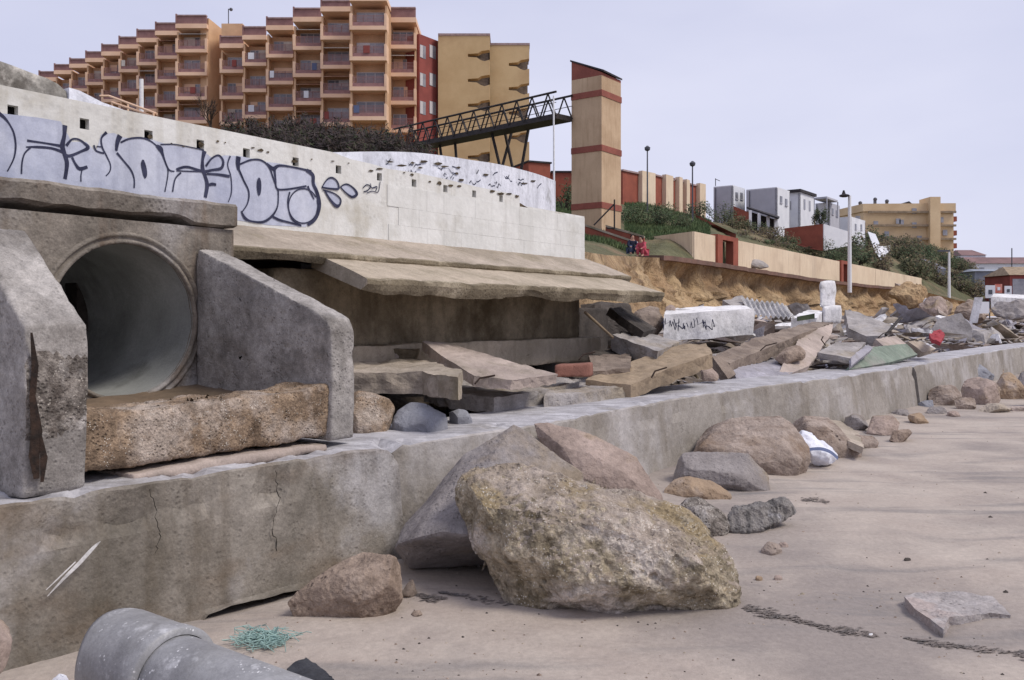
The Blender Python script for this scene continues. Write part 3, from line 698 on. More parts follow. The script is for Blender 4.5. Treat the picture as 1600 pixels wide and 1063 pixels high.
# ---------------------------------------------------------------- earth under the rubble
def earth(s, t):
    a = -t
    return .5+.5*smooth(a, .8, 4)+.35*smooth(a, 4, 14)*smooth(s, 7, 14)+.22*nz(V((s*.6, t*.6, 2)), 5)*smooth(a, .9, 2.5)
ss = [-8+.25*i for i in range(100)]+[17+.8*i for i in range(60)]+[65+3*i for i in range(40)]
tt = [-.7-.2*i for i in range(26)]+[-5.9-.6*i for i in range(40)]
grid('rubble_ground', 'rubble_earth', [[ST(s, t, earth(s, t)) for s in ss] for t in tt], 'brown earth and grit lying between sea wall and cliff', 'earth', 'structure')

# ---------------------------------------------------------------- slabs behind the sea wall
CS = 'concrete slab'
slab('broken_slab', 'thick pinkish slab beside the right wing wall of the culvert', CS, [PZ(535, 558, 1.24), PZ(628, 556, 1.24), PZ(722, 577, 1.24), PZ(716, 589, 1.24), PZ(660, 581, 1.23), PZ(535, 583, 1.22)], .19, 'slab_beige', amp=.02, jag=.012)
slab('broken_slab', 'thin reddish plate behind the thick pinkish slab', CS, [PY(535, 549, 9.6), PY(628, 549, 9.9), PY(632, 553, 9.6), PY(535, 554, 9.3)], .05, 'slab_pink')
slab('broken_slab', 'long weathered slab edge lying at the foot of the shaded retaining wall', CS, [PY(535, 520, 9.9), PY(600, 525, 10.2), PY(665, 538, 10.2), PY(650, 550, 9.6), PY(535, 532, 9.4)], .16, 'slab_olive', amp=.02)
slab('broken_slab', 'leaning plank of concrete tilted down to the right in the middle of the rubble', CS, [PY(660, 533, 9.6), PY(700, 536, 9.9), PY(872, 585, 8.9), PY(800, 594, 8.3), PY(742, 588, 8.3), PY(690, 556, 8.9)], .1, 'slab_pink', amp=.012)
slab('broken_slab', 'cracked low grey slab resting just behind the sea wall, right of the thick pinkish slab', CS, [PZ(662, 606, .96), PZ(722, 590, .98), PZ(885, 589, .98), PZ(905, 598, .96), PZ(842, 612, .93), PZ(772, 621, .93), PZ(704, 615, .94)], .15, 'slab_grey', amp=.02, jag=.015)
slab('broken_slab', 'low flat slab piece between the cracked grey slab and the big tan slab', CS, [PZ(850, 603, .93), PZ(915, 590, .93), PZ(978, 596, .93), PZ(985, 603, .91), PZ(905, 615, .9), PZ(850, 619, .9)], .12, 'slab_grey', amp=.015)
slab('broken_slab', 'big tan slab tilted up to the right behind the sea wall', CS, [PY(915, 594, 10.2), PY(1010, 556, 11.4), PY(1060, 539, 12), PY(1103, 537, 12), PY(1114, 552, 11.4), PY(1040, 578, 10.6), PY(985, 602, 10.1)], .18, 'slab_tan', amp=.012, jag=.008)
slab('broken_slab', 'dark grey slab with shaded edge wedged above the big tan slab', CS, [PY(958, 524, 12.2), PY(990, 516, 13), PY(1066, 533, 12.4), PY(1028, 549, 11.2)], .22, 'slab_grey', amp=.02)
slab('broken_slab', 'tilted grey plank in the shade at the end of the retaining wall', CS, [PY(952, 481, 13), PY(975, 480, 13.4), PY(1026, 514, 13), PY(1006, 519, 12.2)], .12, 'slab_dark')  # grey plank coloured dark, so its shade is in the material
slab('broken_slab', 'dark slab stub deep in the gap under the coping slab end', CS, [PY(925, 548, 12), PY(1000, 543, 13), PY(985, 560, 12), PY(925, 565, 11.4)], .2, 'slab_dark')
slab('broken_slab', 'short brown slab beside the brick coloured block', CS, [PY(920, 556, 11.4), PY(985, 553, 11.8), PY(985, 575, 10.6), PY(925, 580, 10.4)], .15, 'slab_brown')
m = MB(); m.prism([PY(866, 571, 9.6), PY(922, 568, 9.8), PY(922, 590, 9.8), PY(866, 590, 9.6)], V((.06, .3, 0))); refine(m.bm, .05); rough(m.bm, .008, 4, 2)
tag(link('brick_block', m.bm, 'brick_red_block', None, None, True), 'brick red block half buried below the footing', 'block')
m = MB(); m.tube(PY(914, 488, 11.6), PY(958, 528, 11.2), .02, .015); tag(m.done('timber_stick', 'wood'), 'pale wooden stick leaning in the gap at the wall end', 'stick')
rock('rubble_boulder', 'round pebbly block wedged beside the right wing wall', 'boulder', [(545, 615), (560, 611), (590, 614), (610, 622), (617, 636), (612, 652), (590, 664), (548, 668), (535, 640)], 'aggregate', .5, yb=7.0, amp=.02, nscale=4, z0=.8, sink=.2)
rock('rubble_boulder', 'blue grey stone behind the sea wall next to the round pebbly block', 'boulder', [(612, 660), (620, 640), (640, 628), (665, 630), (700, 646), (705, 656), (660, 664), (625, 666)], 'rock_bluegrey', .6, yb=7.1, amp=.02, z0=.85, sink=.2)
rock('rubble_boulder', 'small blue grey stone at the right of the bigger blue grey stone', 'boulder', [(700, 640), (715, 635), (735, 640), (738, 650), (712, 654)], 'rock_bluegrey', .3, yb=7.6, amp=.012, z0=.85, sink=.15)
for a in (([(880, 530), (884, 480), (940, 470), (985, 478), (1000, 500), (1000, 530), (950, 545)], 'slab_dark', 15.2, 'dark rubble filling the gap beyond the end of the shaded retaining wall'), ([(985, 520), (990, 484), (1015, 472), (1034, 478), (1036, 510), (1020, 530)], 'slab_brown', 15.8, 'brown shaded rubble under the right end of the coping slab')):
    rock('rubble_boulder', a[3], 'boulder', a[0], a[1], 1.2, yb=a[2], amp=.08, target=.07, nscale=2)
# white block with scrawls
wb = slab('fallen_wall_block', 'large white painted wall block with black scrawls lying in the rubble', 'wall block', [PY(1037, 491, 15.6), PY(1044, 483, 16.6), PY(1110, 479, 17.2), PY(1160, 478, 17.6), PY(1178, 483, 16.6), PY(1110, 487, 16)], .48, 'slab_white', down=V((-.02, .02, -1)), amp=.012)
gm = MB(); P = []
for k in range(64):
    u = 1034+82*k/63+R.uniform(-4, 4); v = 508+R.uniform(-12, 12)*(.4+.6*abs(math.sin(k*.35)))
    P.append(PY(u, v, lerp(15.5, 16.4, (u-1037)/140)-.06))
a = [gm.bm.verts.new(p) for p in P]; b = [gm.bm.verts.new(p+V((.012, 0, .014))) for p in P]
for i in range(63): gm.bm.faces.new((a[i], a[i+1], b[i+1], b[i]))
gm.done('graffiti_scrawl', 'letter_outline', wb, fix=False)
rock('rubble_boulder', 'small pinkish stone on the left end of the white wall block', 'boulder', [(1036, 486), (1040, 477), (1050, 475), (1057, 480), (1058, 486)], 'rock_pink', .2, yb=16.2, amp=.02)
# white ribbed sheet pile
def ribbed(name, label, cat, c00, c10, c11, c01, mat, nrib, amp, th=.05):
    bm = bmesh.new(); nu, nv = nrib*6, 10; rows = []
    n = (c10-c00).cross(c01-c00).normalized()
    if n.z < 0: n = -n
    for i in range(nu+1):
        row = []
        for j in range(nv+1):
            a, b = i/nu, j/nv
            p = lerp(lerp(c00, c10, a), lerp(c01, c11, a), b)
            row.append(bm.verts.new(p+n*(amp*math.sin(a*nrib*2*math.pi)+.04*nz(p*2))))
        rows.append(row)
    for i in range(nu):
        for j in range(nv): bm.faces.new((rows[i][j], rows[i][j+1], rows[i+1][j+1], rows[i+1][j]))
    r = bmesh.ops.solidify(bm, geom=bm.faces[:], thickness=th)
    bmesh.ops.recalc_face_normals(bm, faces=bm.faces)
    return tag(link(name, bm, mat, None, None, True), label, cat)
ribbed('ribbed_sheet', 'pile of white ribbed sheeting slumped behind the white wall block', 'sheet', PY(1158, 466, 20), PY(1228, 476, 19.4), PY(1242, 499, 17.4), PY(1172, 494, 17.8), 'slab_white', 9, .035)
slab('broken_slab', 'grey slab end behind the white ribbed sheeting', CS, [PY(1130, 470, 20), PY(1160, 462, 20.5), PY(1168, 472, 20), PY(1150, 482, 19)], .3, 'slab_grey')
slab('fallen_wall_block', 'white block with a dark green panel left of the broken pillar', 'wall block', [PY(1236, 497, 22), PY(1262, 484, 24), PY(1286, 486, 24), PY(1276, 497, 22)], .3, 'slab_white', amp=.03)
m = MB(); m.prism([PY(1246, 495, 21.6), PY(1273, 490, 21.8), PY(1273, 498, 21.7), PY(1246, 502, 21.5)], V((0, .04, 0))); tag(m.done('green_panel', 'leaf_dark'), 'dark green panel leaning on the small white block', 'panel')
pl = thing('broken_pillar', PY(1298, 503, 24), 'broken white masonry pillar standing up out of the rubble', 'pillar')
def block(parent, name, u0, u1, v0, v1, Y, dp, mat, amp=.03):
    SEED[0] += 1
    a, b = PY(u0, v1, Y), PY(u1, v1, Y+.15); h = UP*((v1-v0)*Y/FL)
    m = MB(); m.prism([a, b, b+h+UP*.03, a+h], V((.15, dp, 0))); refine(m.bm, .09); rough(m.bm, amp, 3, SEED[0], 1)
    return link(name, m.bm, mat, parent, None, True)
block(pl, 'shaft', 1281, 1305, 439, 481, 24, .4, 'slab_white'); block(pl, 'base', 1286, 1315, 479, 506, 23.7, .55, 'slab_white')
slab('fallen_wall_block', 'grey wall slab with black scrawls leaning right of the broken pillar', 'wall block', [PY(1320, 484, 21), PY(1338, 487, 20.8), PY(1392, 507, 19.6), PY(1384, 525, 18.6), PY(1354, 526, 18.6), PY(1326, 513, 19.2)], .2, 'slab_grey', amp=.02)
slab('broken_slab', 'long dark edged beam running through the rubble behind the big tan slab', CS, [PY(1117, 556, 14), PY(1180, 528, 15.5), PY(1268, 503, 18), PY(1302, 503, 18), PY(1258, 520, 16.3), PY(1195, 546, 14.8), PY(1140, 568, 13.6)], .2, 'slab_brown', amp=.03, jag=.03)
slab('broken_slab', 'flat plank leaning from the pillar down towards the sea wall', CS, [PY(1256, 518, 16.6), PY(1302, 506, 17.6), PY(1298, 524, 17), PY(1264, 572, 14.8), PY(1222, 589, 13.9), PY(1216, 583, 14.1)], .1, 'slab_pink', amp=.014)
slab('broken_slab', 'lavender grey slab lying flat behind the sea wall', CS, [PY(1146, 578, 13.7), PY(1188, 557, 15.5), PY(1250, 566, 15.2), PY(1236, 587, 14), PY(1150, 591, 13.2)], .1, 'slab_lavender', amp=.02)
slab('broken_slab', 'thick grey slab over a dark gap in the rubble', CS, [PY(1278, 551, 15.6), PY(1305, 535, 17), PY(1353, 535, 17.2), PY(1330, 560, 15.4), PY(1310, 556, 15.4)], .1, 'slab_grey', amp=.015)
slab('broken_slab', 'pale end plate set against the thick grey slab', CS, [PY(1330, 558, 15.2), PY(1356, 538, 16.6), PY(1364, 544, 16.2), PY(1330, 572, 15)], .08, 'slab_lavender', amp=.01)
slab('broken_slab', 'pale green painted slab lying on the sea wall', CS, [PY(1320, 579, 15.1), PY(1356, 543, 17), PY(1416, 537, 18.4), PY(1434, 554, 18.4), PY(1392, 566, 16.9)], .08, 'slab_green', amp=.012)
slab('broken_slab', 'small pink slab tilted behind the pale green slab', CS, [PY(1368, 530, 18), PY(1400, 524, 19), PY(1416, 538, 18.6), PY(1386, 545, 17.6)], .14, 'slab_pink', amp=.014)
slab('broken_slab', 'pale brown slab right of the pale green slab', CS, [PY(1418, 533, 19), PY(1440, 533, 19.5), PY(1462, 546, 19.4), PY(1442, 551, 19)], .15, 'slab_beige', amp=.015)
rock('rubble_boulder', 'upright pale stone under the right end of the big tan slab', 'boulder', [(1092, 574), (1110, 570), (1128, 590), (1124, 597), (1096, 598)], 'rock_pink', .3, yb=12.2, amp=.012)
slab('broken_slab', 'brown stub leaning under the end of the big tan slab', CS, [PY(1112, 556, 13.3), PY(1128, 556, 13.5), PY(1150, 585, 13.2), PY(1138, 592, 13)], .12, 'slab_brown', amp=.015)
rock('rubble_boulder', 'low brown stones stacked under the long dark edged beam', 'boulder', [(1205, 560), (1225, 545), (1252, 537), (1262, 548), (1256, 562), (1222, 572)], 'rock_brown', .6, yb=14.6, amp=.03)
m = MB(); m.tube(PY(1384, 524, 17.4), PY(1407, 497, 17.8), .03); tag(m.done('steel_bar', 'steel_dark'), 'dark steel bar sticking out of the rubble', 'bar')
slab('cloth_rag', 'red rag lying on the rubble', 'cloth', [PY(1452, 522, 18.8), PY(1468, 514, 19.8), PY(1476, 522, 19), PY(1470, 535, 18), PY(1456, 530, 18.2)], .08, 'rag_red', amp=.03, target=.06)
# ---------------------------------------------------------------- boulders on the sand
A = [(720, 741), (740, 722), (764, 723), (796, 728), (851, 733), (916, 747), (977, 766), (1037, 784), (1082, 808), (1119, 836), (1141, 872), (1160, 921), (1151, 941), (1094, 957), (997, 955), (916, 949), (859, 945), (806, 929), (762, 896), (736, 866), (729, 826), (717, 784)]
rock('boulder', 'big ochre conglomerate boulder full of shells and pits on the sand', 'boulder', A, 'rock_ochre', 1.05, front=[(755, 790, .34), (850, 800, .42), (940, 822, .45), (1030, 850, .42), (1095, 885, .36), (790, 860, .30), (870, 890, .34), (960, 910, .36), (1060, 920, .30), (1120, 925, .2), (760, 760, .2), (900, 930, .28)],
     amp=.036, target=.013, nscale=4.6, amp2=.04, sc2=9, sm=1, facet=.02, cuts=0, sink=.1, mats=('rock_top_dust', lambda f: f.normal.z+.25*nz(f.calc_center_median()*5) > .62))
rock('boulder', 'grey slab-like boulder with dark shaded underside left behind the ochre boulder', 'boulder', [(617, 858), (631, 822), (728, 708), (762, 700), (803, 664), (832, 681), (910, 738), (920, 800), (860, 880), (712, 884), (640, 891)], 'rock_grey', .8, yb=5.95, z0=0,
     front=[(621, 851, .35), (645, 843, .6), (692, 831, .72), (745, 838, .7), (735, 745, .16), (800, 730, .12), (850, 760, .2)], amp=.012, target=.022, nscale=3, sm=1, cuts=0)
rock('boulder', 'smooth pinkish slab boulder leaning on the sea wall behind the ochre boulder', 'boulder', [(834, 662), (852, 658), (917, 677), (957, 693), (994, 714), (1035, 774), (1044, 810), (960, 830), (890, 790), (862, 710), (838, 680)], 'rock_pink', .7, yb=7.0,
     front=[(880, 700, .2), (930, 712, .22), (985, 745, .2), (1020, 785, .12), (905, 745, .25)], amp=.012, target=.024, sm=1, cuts=0)
rock('boulder', 'small brown boulder at the foot of the near sea wall', 'boulder', [(446, 944), (460, 925), (485, 908), (520, 884), (572, 857), (612, 861), (636, 880), (638, 905), (622, 940), (600, 957), (545, 970), (520, 955), (480, 946)], 'rock_brown', .42, front=[(500, 915, .2), (560, 890, .3), (610, 890, .25), (560, 930, .3), (520, 935, .2), (605, 930, .25)], amp=.016, target=.013, nscale=5, sink=.06, deep=.86)
rock('small_stone', 'dark stone against the right side of the small brown boulder', 'stone', [(622, 935), (636, 910), (646, 900), (653, 932), (640, 938)], 'slab_brown', .18, amp=.01, target=.015)
rock('small_stone', 'small brown stone on the sand below the small brown boulder', 'stone', [(637, 962), (645, 953), (660, 951), (663, 960), (648, 967)], 'rock_brown', .08, amp=.006, target=.01)
rock('boulder', 'pale stone cut by the left edge of the photo', 'boulder', [(-60, 965), (0, 968), (14, 980), (20, 1002), (14, 1030), (2, 1055), (-60, 1060)], 'rock_pink', .4, yb=3.5, amp=.012, target=.015)
rock('boulder', 'broad brown flat-topped boulder beside the white bag', 'boulder', [(1060, 728), (1070, 702), (1076, 676), (1092, 662), (1136, 652), (1218, 649), (1243, 670), (1264, 698), (1269, 724), (1259, 743), (1210, 745), (1120, 744)], 'rock_brown2', .9, front=[(1100, 700, .2), (1150, 690, .25), (1215, 690, .25), (1245, 715, .2), (1190, 725, .25)], amp=.022, target=.028, sink=.1) if M('rock_brown2', (168, 150, 137), (138, 121, 109), 2.6, (128, 104, 82), 1.3, (.52, .66), bump=.7, pits=.6, psc=30, fine=.2, grain=((3, 14, 9), .5, (116, 94, 78), .5, .5, .65)) else 0
rock('boulder', 'grey block with flat pale top in front of the broad brown boulder', 'boulder', [(1040, 742), (1050, 722), (1068, 706), (1124, 705), (1188, 712), (1206, 738), (1203, 759), (1186, 769), (1143, 767), (1096, 752)], 'rock_grey', .6, front=[(1060, 735, .22), (1120, 738, .3), (1180, 742, .28), (1195, 752, .2), (1150, 755, .25)], amp=.012, target=.025, sink=.08)
rock('boulder', 'low orange brown stone under the grey flat-topped block', 'boulder', [(1036, 765), (1046, 752), (1075, 745), (1113, 752), (1135, 764), (1150, 778), (1100, 783), (1060, 776)], 'rock_orange', .4, amp=.014, target=.02, sink=.06)
rock('boulder', 'brown rounded stone between broad boulder and tilted pale slab', 'boulder', [(1222, 668), (1228, 656), (1256, 650), (1294, 652), (1310, 668), (1352, 709), (1310, 716), (1264, 712)], 'rock_brown2', .6, amp=.015, target=.035, sink=.06)
slab('broken_slab', 'tilted pale flat slab on the sand right of the white bag', CS, [PY(1297, 656, 12.6), PY(1313, 658, 12.7), PY(1343, 678, 12.2), PY(1350, 700, 10.6), PY(1304, 678, 11.2)], .08, 'slab_beige', amp=.008)
bag = rock('plastic_bag', 'crumpled white bag with a blue stripe lying between boulders', 'bag', [(1237, 672), (1252, 671), (1272, 687), (1300, 698), (1311, 712), (1305, 728), (1272, 731), (1264, 715), (1256, 690)], 'bag_white', .4, amp=.04, target=.025, nscale=6, sm=1)
m = MB(); P = catmull([(1264, 700), (1282, 699), (1298, 704), (1310, 714)], 5)
a = [m.bm.verts.new(PY(u, v, 10.02)) for u, v in P]; b = [m.bm.verts.new(PY(u-1, v+5, 9.98)) for u, v in P]
for i in range(len(a)-1): m.bm.faces.new((a[i], a[i+1], b[i+1], b[i]))
m.done('stripe', 'bag_blue', bag, fix=False)
def stones(lst, grp=None):
    for u, v, w, h, mat, lab in lst:
        n = 9; o = [(u+w*.5*math.cos(6.283*i/n)*R.uniform(.85, 1.1), v-h*.5+h*.5*math.sin(6.283*i/n)*R.uniform(.8, 1.1)) for i in range(n)]
        Yg = FL*H/(v-YH)
        rock('boulder' if w > 28 else 'small_stone', lab, 'boulder' if w > 28 else 'stone', o, mat, w*Yg/FL*.8, amp=.08*w*Yg/FL, target=max(.012, w*Yg/FL*.07), nscale=2.2/(w*Yg/FL), sink=.03)
SR = random.Random(19)
def angular(u, v, w, h, mat, lab, n=8):
    o = [(u+w*.5*math.cos(6.283*i/n+SR.uniform(-.25, .25))*SR.uniform(.88, 1.12), v-h*.5+h*.5*math.sin(6.283*i/n+SR.uniform(-.2, .2))*SR.uniform(.85, 1.15)) for i in range(n)]
    Yg = FL*H/(v-YH); W = w*Yg/FL
    rock('boulder', lab, 'boulder', [(x, v-(v-y)*.88) for x, y in o], mat, W*.75, amp=.03*W, target=max(.015, W*.05), nscale=3/W, sink=.05, cuts=16, deep=.55)
for a in ((1256, 656, 96, 40, 'rock_bluegrey', 'lavender grey rock at the wall foot behind the broad brown boulder'), (1226, 664, 30, 22, 'rock_brown', 'small brown rock between the broad boulder and the lavender rock'),
 (1312, 660, 60, 22, 'rock_brown2', 'flat brown rock at the wall foot right of the lavender rock'), (1340, 676, 66, 34, 'rock_grey', 'grey rock half way along the wall foot, left of the pink grey rock'),
 (1382, 682, 80, 46, 'rock_pink', 'pink grey rock of the pile below the middle sea wall'), (1408, 690, 50, 26, 'rock_brown', 'brown rock at the right foot of the pink grey rock'), (1352, 700, 56, 26, 'rock_brown2', 'low brown rock in front of the middle pile, right of the tilted pale slab'),
 (1436, 662, 40, 20, 'rock_orange', 'yellow brown rock below the joint of the sea wall'), (1408, 652, 34, 18, 'rock_grey', 'small grey rock at the wall foot above the pink grey rock'), (1368, 648, 40, 16, 'rock_brown2', 'thin brown rock at the wall foot left of the wall joint'),
 (1464, 650, 40, 18, 'rock_grey', 'small grey rock right of the yellow brown rock'), (1478, 636, 70, 40, 'rock_brown2', 'brown rock at the left end of the far pile'), (1500, 606, 50, 30, 'rock_brown', 'dark brown rock against the wall at the left of the far pile'),
 (1524, 606, 72, 46, 'rock_bluegrey', 'lavender boulder at the back of the far pile'), (1538, 636, 92, 54, 'rock_pink', 'large pinkish boulder in the middle of the far pile'), (1556, 594, 44, 28, 'rock_brown', 'brown rock high against the far sea wall'),
 (1582, 626, 70, 52, 'rock_orange', 'orange boulder at the right of the far pile'), (1606, 606, 60, 38, 'rock_grey', 'grey boulder at the right edge above the orange boulder'), (1512, 642, 54, 24, 'rock_brown2', 'flat rock in front of the pinkish boulder'),
 (1556, 645, 60, 20, 'slab_beige', 'pale flat stone in front of the far pile'), (1596, 644, 50, 14, 'slab_pink', 'pale flat stone at the right edge of the sand'), (1492, 652, 30, 12, 'rock_pink', 'small pale stone on the sand before the far pile'),
 (1640, 640, 90, 60, 'rock_pink', 'pinkish boulder just past the right edge'), (1448, 640, 34, 20, 'rock_bluegrey', 'small bluish rock at the wall just right of the joint')): angular(*a)
stones([(1205, 868, 34, 22, 'rock_brown2', 'brown pebble cluster stone right of the ochre boulder'), (1224, 858, 18, 14, 'rock_pink', 'pale pebble beside the brown stone right of the ochre boulder'),
 (1418, 878, 12, 8, 'slab_dark', 'tiny dark stone alone on the open sand'), (1256, 836, 14, 6, 'rock_brown', 'tiny brown stone right of the striped buried rubble'),
 (1360, 993, 8, 5, 'slab_white', 'tiny white shell-like pebble near the lower right'), (1362, 1060, 12, 8, 'rock_brown', 'tiny brown pebble at the bottom edge'), (1186, 905, 12, 6, 'rock_orange', 'tiny orange pebble near the right end of the ochre boulder'), (1216, 905, 14, 6, 'rock_pink', 'tiny pink pebble right of the ochre boulder')])
M('slab_flush', (176, 168, 166), (150, 142, 140), 5, (168, 152, 146), 3, (.5, .6), bump=.7, pits=.8, psc=40, fine=.2)
# half-buried rubble
rock('buried_rubble', 'half buried streaky grey rubble ridge right of the ochre boulder', 'rubble', [(1118, 832), (1124, 806), (1140, 790), (1190, 783), (1240, 776), (1253, 799), (1200, 818), (1160, 833)], 'rough_stripe', .35, amp=.03, target=.016, nscale=8, sink=.06) if M('rough_stripe', (154, 147, 142), (116, 111, 108), 12, (206, 204, 208), 5, (.58, .66), bump=1, bsc=30, bdist=.03, pits=1, psc=25, fine=.3, grain=((22, 5, 6), .5, (74, 72, 72), .7, .5, .62)) else 0
rock('buried_rubble', 'half buried gravelly mound directly behind the ochre boulder', 'rubble', [(1040, 800), (1060, 782), (1090, 776), (1125, 790), (1140, 815), (1130, 840), (1080, 840)], 'rough_aggregate', .4, amp=.02, target=.02, nscale=7, sink=.06)
slab('buried_slab', 'thin jagged grey slab sunk in the sand at the lower right', CS, [PZ(1412, 931, .03), PZ(1436, 925, .02), PZ(1490, 924, .012), PZ(1550, 932, .014), PZ(1580, 961, .008), PZ(1548, 958, .02), PZ(1515, 962, .026), PZ(1484, 964, .034), PZ(1474, 984, .018), PZ(1452, 966, .032), PZ(1430, 952, .036)], .08, 'slab_flush', amp=.006, jag=.02, target=.02)
def wrack(label, pts, seed):
    m = MB(); rr = random.Random(seed); P = catmull([(u, v, w) for u, v, w in pts], 10)
    for k in range(int(len(P)*13)):
        u, v, w = P[rr.randrange(len(P))]
        k_ = max(.0, .35+.9*nz(V((u*.06, seed, 0)), 3))
        if rr.random() > k_+.25: continue
        p = PZ(u+rr.uniform(-4, 4), v+w*rr.gauss(0, .5), 0); p.z = sand_z(p.x, p.y)+.003
        a = rr.gauss(.1, .5); l = rr.uniform(.006, .03); d = V((math.cos(a), math.sin(a)*.6, rr.uniform(-.1, .2)))*l; e = V((-d.y, d.x, 0))*rr.uniform(.15, .4)
        m.poly([p-d, p-e+UP*.004, p+d, p+e+UP*.004])
    tag(m.done('wrack_line', 'weed_black', fix=False), label, 'seaweed', None, 'stuff')
wrack('dark line of wrack running right from the ochre boulder', [(1165, 952, 3), (1190, 958, 9), (1215, 964, 6), (1250, 970, 5), (1282, 978, 2)], 1)
wrack('dark patch of wrack below the line from the ochre boulder', [(1285, 980, 3), (1315, 984, 5), (1340, 988, 7), (1365, 992, 3)], 2)
wrack('dark line of wrack reaching the right edge near the bottom', [(1418, 995, 2), (1450, 1000, 6), (1500, 1006, 4), (1550, 1013, 5), (1610, 1022, 6)], 3)
wrack('dark twig-like wrack right of the streaky rubble ridge', [(1256, 783, 3), (1272, 782, 5), (1292, 786, 3)], 4)
wrack('thin dark wrack under the left of the ochre boulder', [(690, 930, 2), (730, 938, 5), (790, 946, 5), (850, 950, 3)], 5)
wrack('short dark wrack left of the ochre boulder', [(655, 935, 2), (672, 941, 5), (692, 940, 2)], 6)
m = MB(); rr = random.Random(31)
for k in range(1500):
    u, v = rr.uniform(300, 1640), 640+430*rr.random()**.8
    p = PZ(u, v, 0)
    if (p-V((JX, JY, 0))).dot(NV) < .15: continue
    if nz(V((p.x*.8, p.y*.8, 7)), 3) < rr.uniform(-.5, .5): continue
    p.z = sand_z(p.x, p.y); l = rr.uniform(.003, .011)*(1+(rr.random() < .06)*1.2)
    q = [p+V((math.cos(t)*l*rr.uniform(.7, 1.2), math.sin(t)*l*rr.uniform(.6, 1.1), 0)) for t in (0, 1.25, 2.5, 3.8, 5)]; c = p+UP*l*.7
    vs_ = [m.bm.verts.new(x) for x in q]; vc = m.bm.verts.new(c)
    for i in range(5): m.bm.faces.new((vs_[i], vs_[(i+1) % 5], vc)).material_index = k % 3
tag(m.done('shell_grit', ['rock_brown', 'slab_beige', 'slab_dark'], None, V((0, 0, 0)), False), 'scattered shell bits and grit on the beach sand', 'grit', None, 'stuff')
# ---------------------------------------------------------------- litter in the near corner
a0, ax = V((-1.70, 3.9, .218)), V((.80, -.58, -.01)).normalized()
pv = thing('pvc_pipe', a0+UP*-.2, 'thick grey plastic drain pipe with a wider scuffed socket end', 'pipe')
def shell(name, prof, mat, parent, n=56):
    e = ax.cross(UP).normalized(); f = e.cross(ax); bm = bmesh.new(); rows = []
    for i in range(n):
        an = 6.2832*i/n; rows.append([bm.verts.new(a0+ax*l+(e*math.cos(an)+f*math.sin(an))*r+(V((0, 0, 0)) if l > .03 else ax*(-.02+.018*math.sin(3*an+1)))) for l, r in prof])
    for i in range(n):
        for k in range(len(prof)-1): bm.faces.new((rows[i][k], rows[i][k+1], rows[(i+1) % n][k+1], rows[(i+1) % n][k]))
    bmesh.ops.recalc_face_normals(bm, faces=bm.faces)
    return link(name, bm, mat, parent, None, True)
shell('socket', [(.4, .165), (.02, .19), (.0, .197), (.0, .205), (.02, .207), (.30, .207), (.335, .212), (.385, .212), (.40, .204), (.402, .18)], 'pvc_grey', pv)
shell('barrel', [(.3, .168), (.38, .176), (2.6, .176), (2.6, .165), (.3, .165)], 'pvc_grey', pv)
def netpile():
    m = MB(); rr = random.Random(5)
    for k in range(120):
        u, v = rr.uniform(375, 442), rr.uniform(1004, 1022); p = PZ(u, v, .0)
        if rr.random() < .5: p = PZ(rr.uniform(400, 432), rr.uniform(998, 1020), 0)
        q = p
        for i in range(3):
            z = sand_z(q.x, q.y)
            nx = V((q.x+rr.uniform(-.09, .09), q.y+rr.uniform(-.05, .05), 0)); nx.z = sand_z(nx.x, nx.y)+rr.uniform(.004, .05)
            q2 = V((q.x, q.y, max(q.z, z+.01))); m.tube(q2, nx, .0022, .0022, 5, False); q = nx
    for k in range(7):
        c = PZ(rr.uniform(385, 440), rr.uniform(1004, 1020), 0); c.z = sand_z(c.x, c.y)+.02
        w = V((rr.uniform(-1, 1), rr.uniform(-1, 1), rr.uniform(-.4, .6)))*.06; h = V((rr.uniform(-1, 1), rr.uniform(-1, 1), rr.uniform(0, .8)))*.05
        m.poly([c, c+w, c+w+h, c+h])
    tag(m.done('fishing_net', 'net_teal', fix=False), 'tangle of teal fishing net on the sand beyond the pipe', 'net')
netpile()
slab('plastic_scrap', 'black ribbed plastic scrap at the bottom edge beside the pipe', 'plastic', [PY(448, 1045, 3.75), PY(478, 1026, 3.9), PY(490, 1034, 3.85), PY(520, 1055, 3.6), PY(528, 1085, 3.3), PY(470, 1080, 3.4)], .07, 'plastic_black', amp=.008, jag=.012, target=.02)
rock('plastic_scrap', 'white plastic scrap beside the left end of the pipe', 'plastic', [(80, 1062), (92, 1052), (106, 1054), (112, 1070), (85, 1074)], 'bag_white', .1, yb=4.0, amp=.006, target=.01)
# ================================================================ cliff, promenade, hillside
T_ = [(893, 394, 15.6), (915, 394, 17.5), (950, 399, 28), (1005, 402, 46), (1040, 403, 53), (1100, 411, 59), (1180, 424, 68), (1280, 439, 82), (1350, 447, 92), (1400, 451, 100), (1445, 456, 108), (1500, 470, 125), (1570, 480, 150), (1700, 485, 180)]
B_ = [(885, 14.2, 1.2), (935, 17, 1.2), (990, 23, 1.3), (1040, 31, 1.3), (1075, 42, 1.35), (1110, 53, 1.4), (1190, 63, 1.4), (1290, 77, 1.5), (1360, 87, 1.5), (1410, 95, 1.5), (1455, 103, 1.6), (1510, 121, 1.7), (1580, 147, 1.8), (1720, 176, 1.8)]
Tp = [PY(*t) for t in T_]; Bp = [V(((u-CX)/FL*Y, Y, z)) for u, Y, z in B_]
def resamp(P, n):
    out = []
    for i in range(len(P)-1): out += [lerp(P[i], P[i+1], j/n) for j in range(n)]
    return out+[P[-1]]
NS = 14
TT, BB = resamp(Tp, NS), resamp(Bp, NS); rows = []
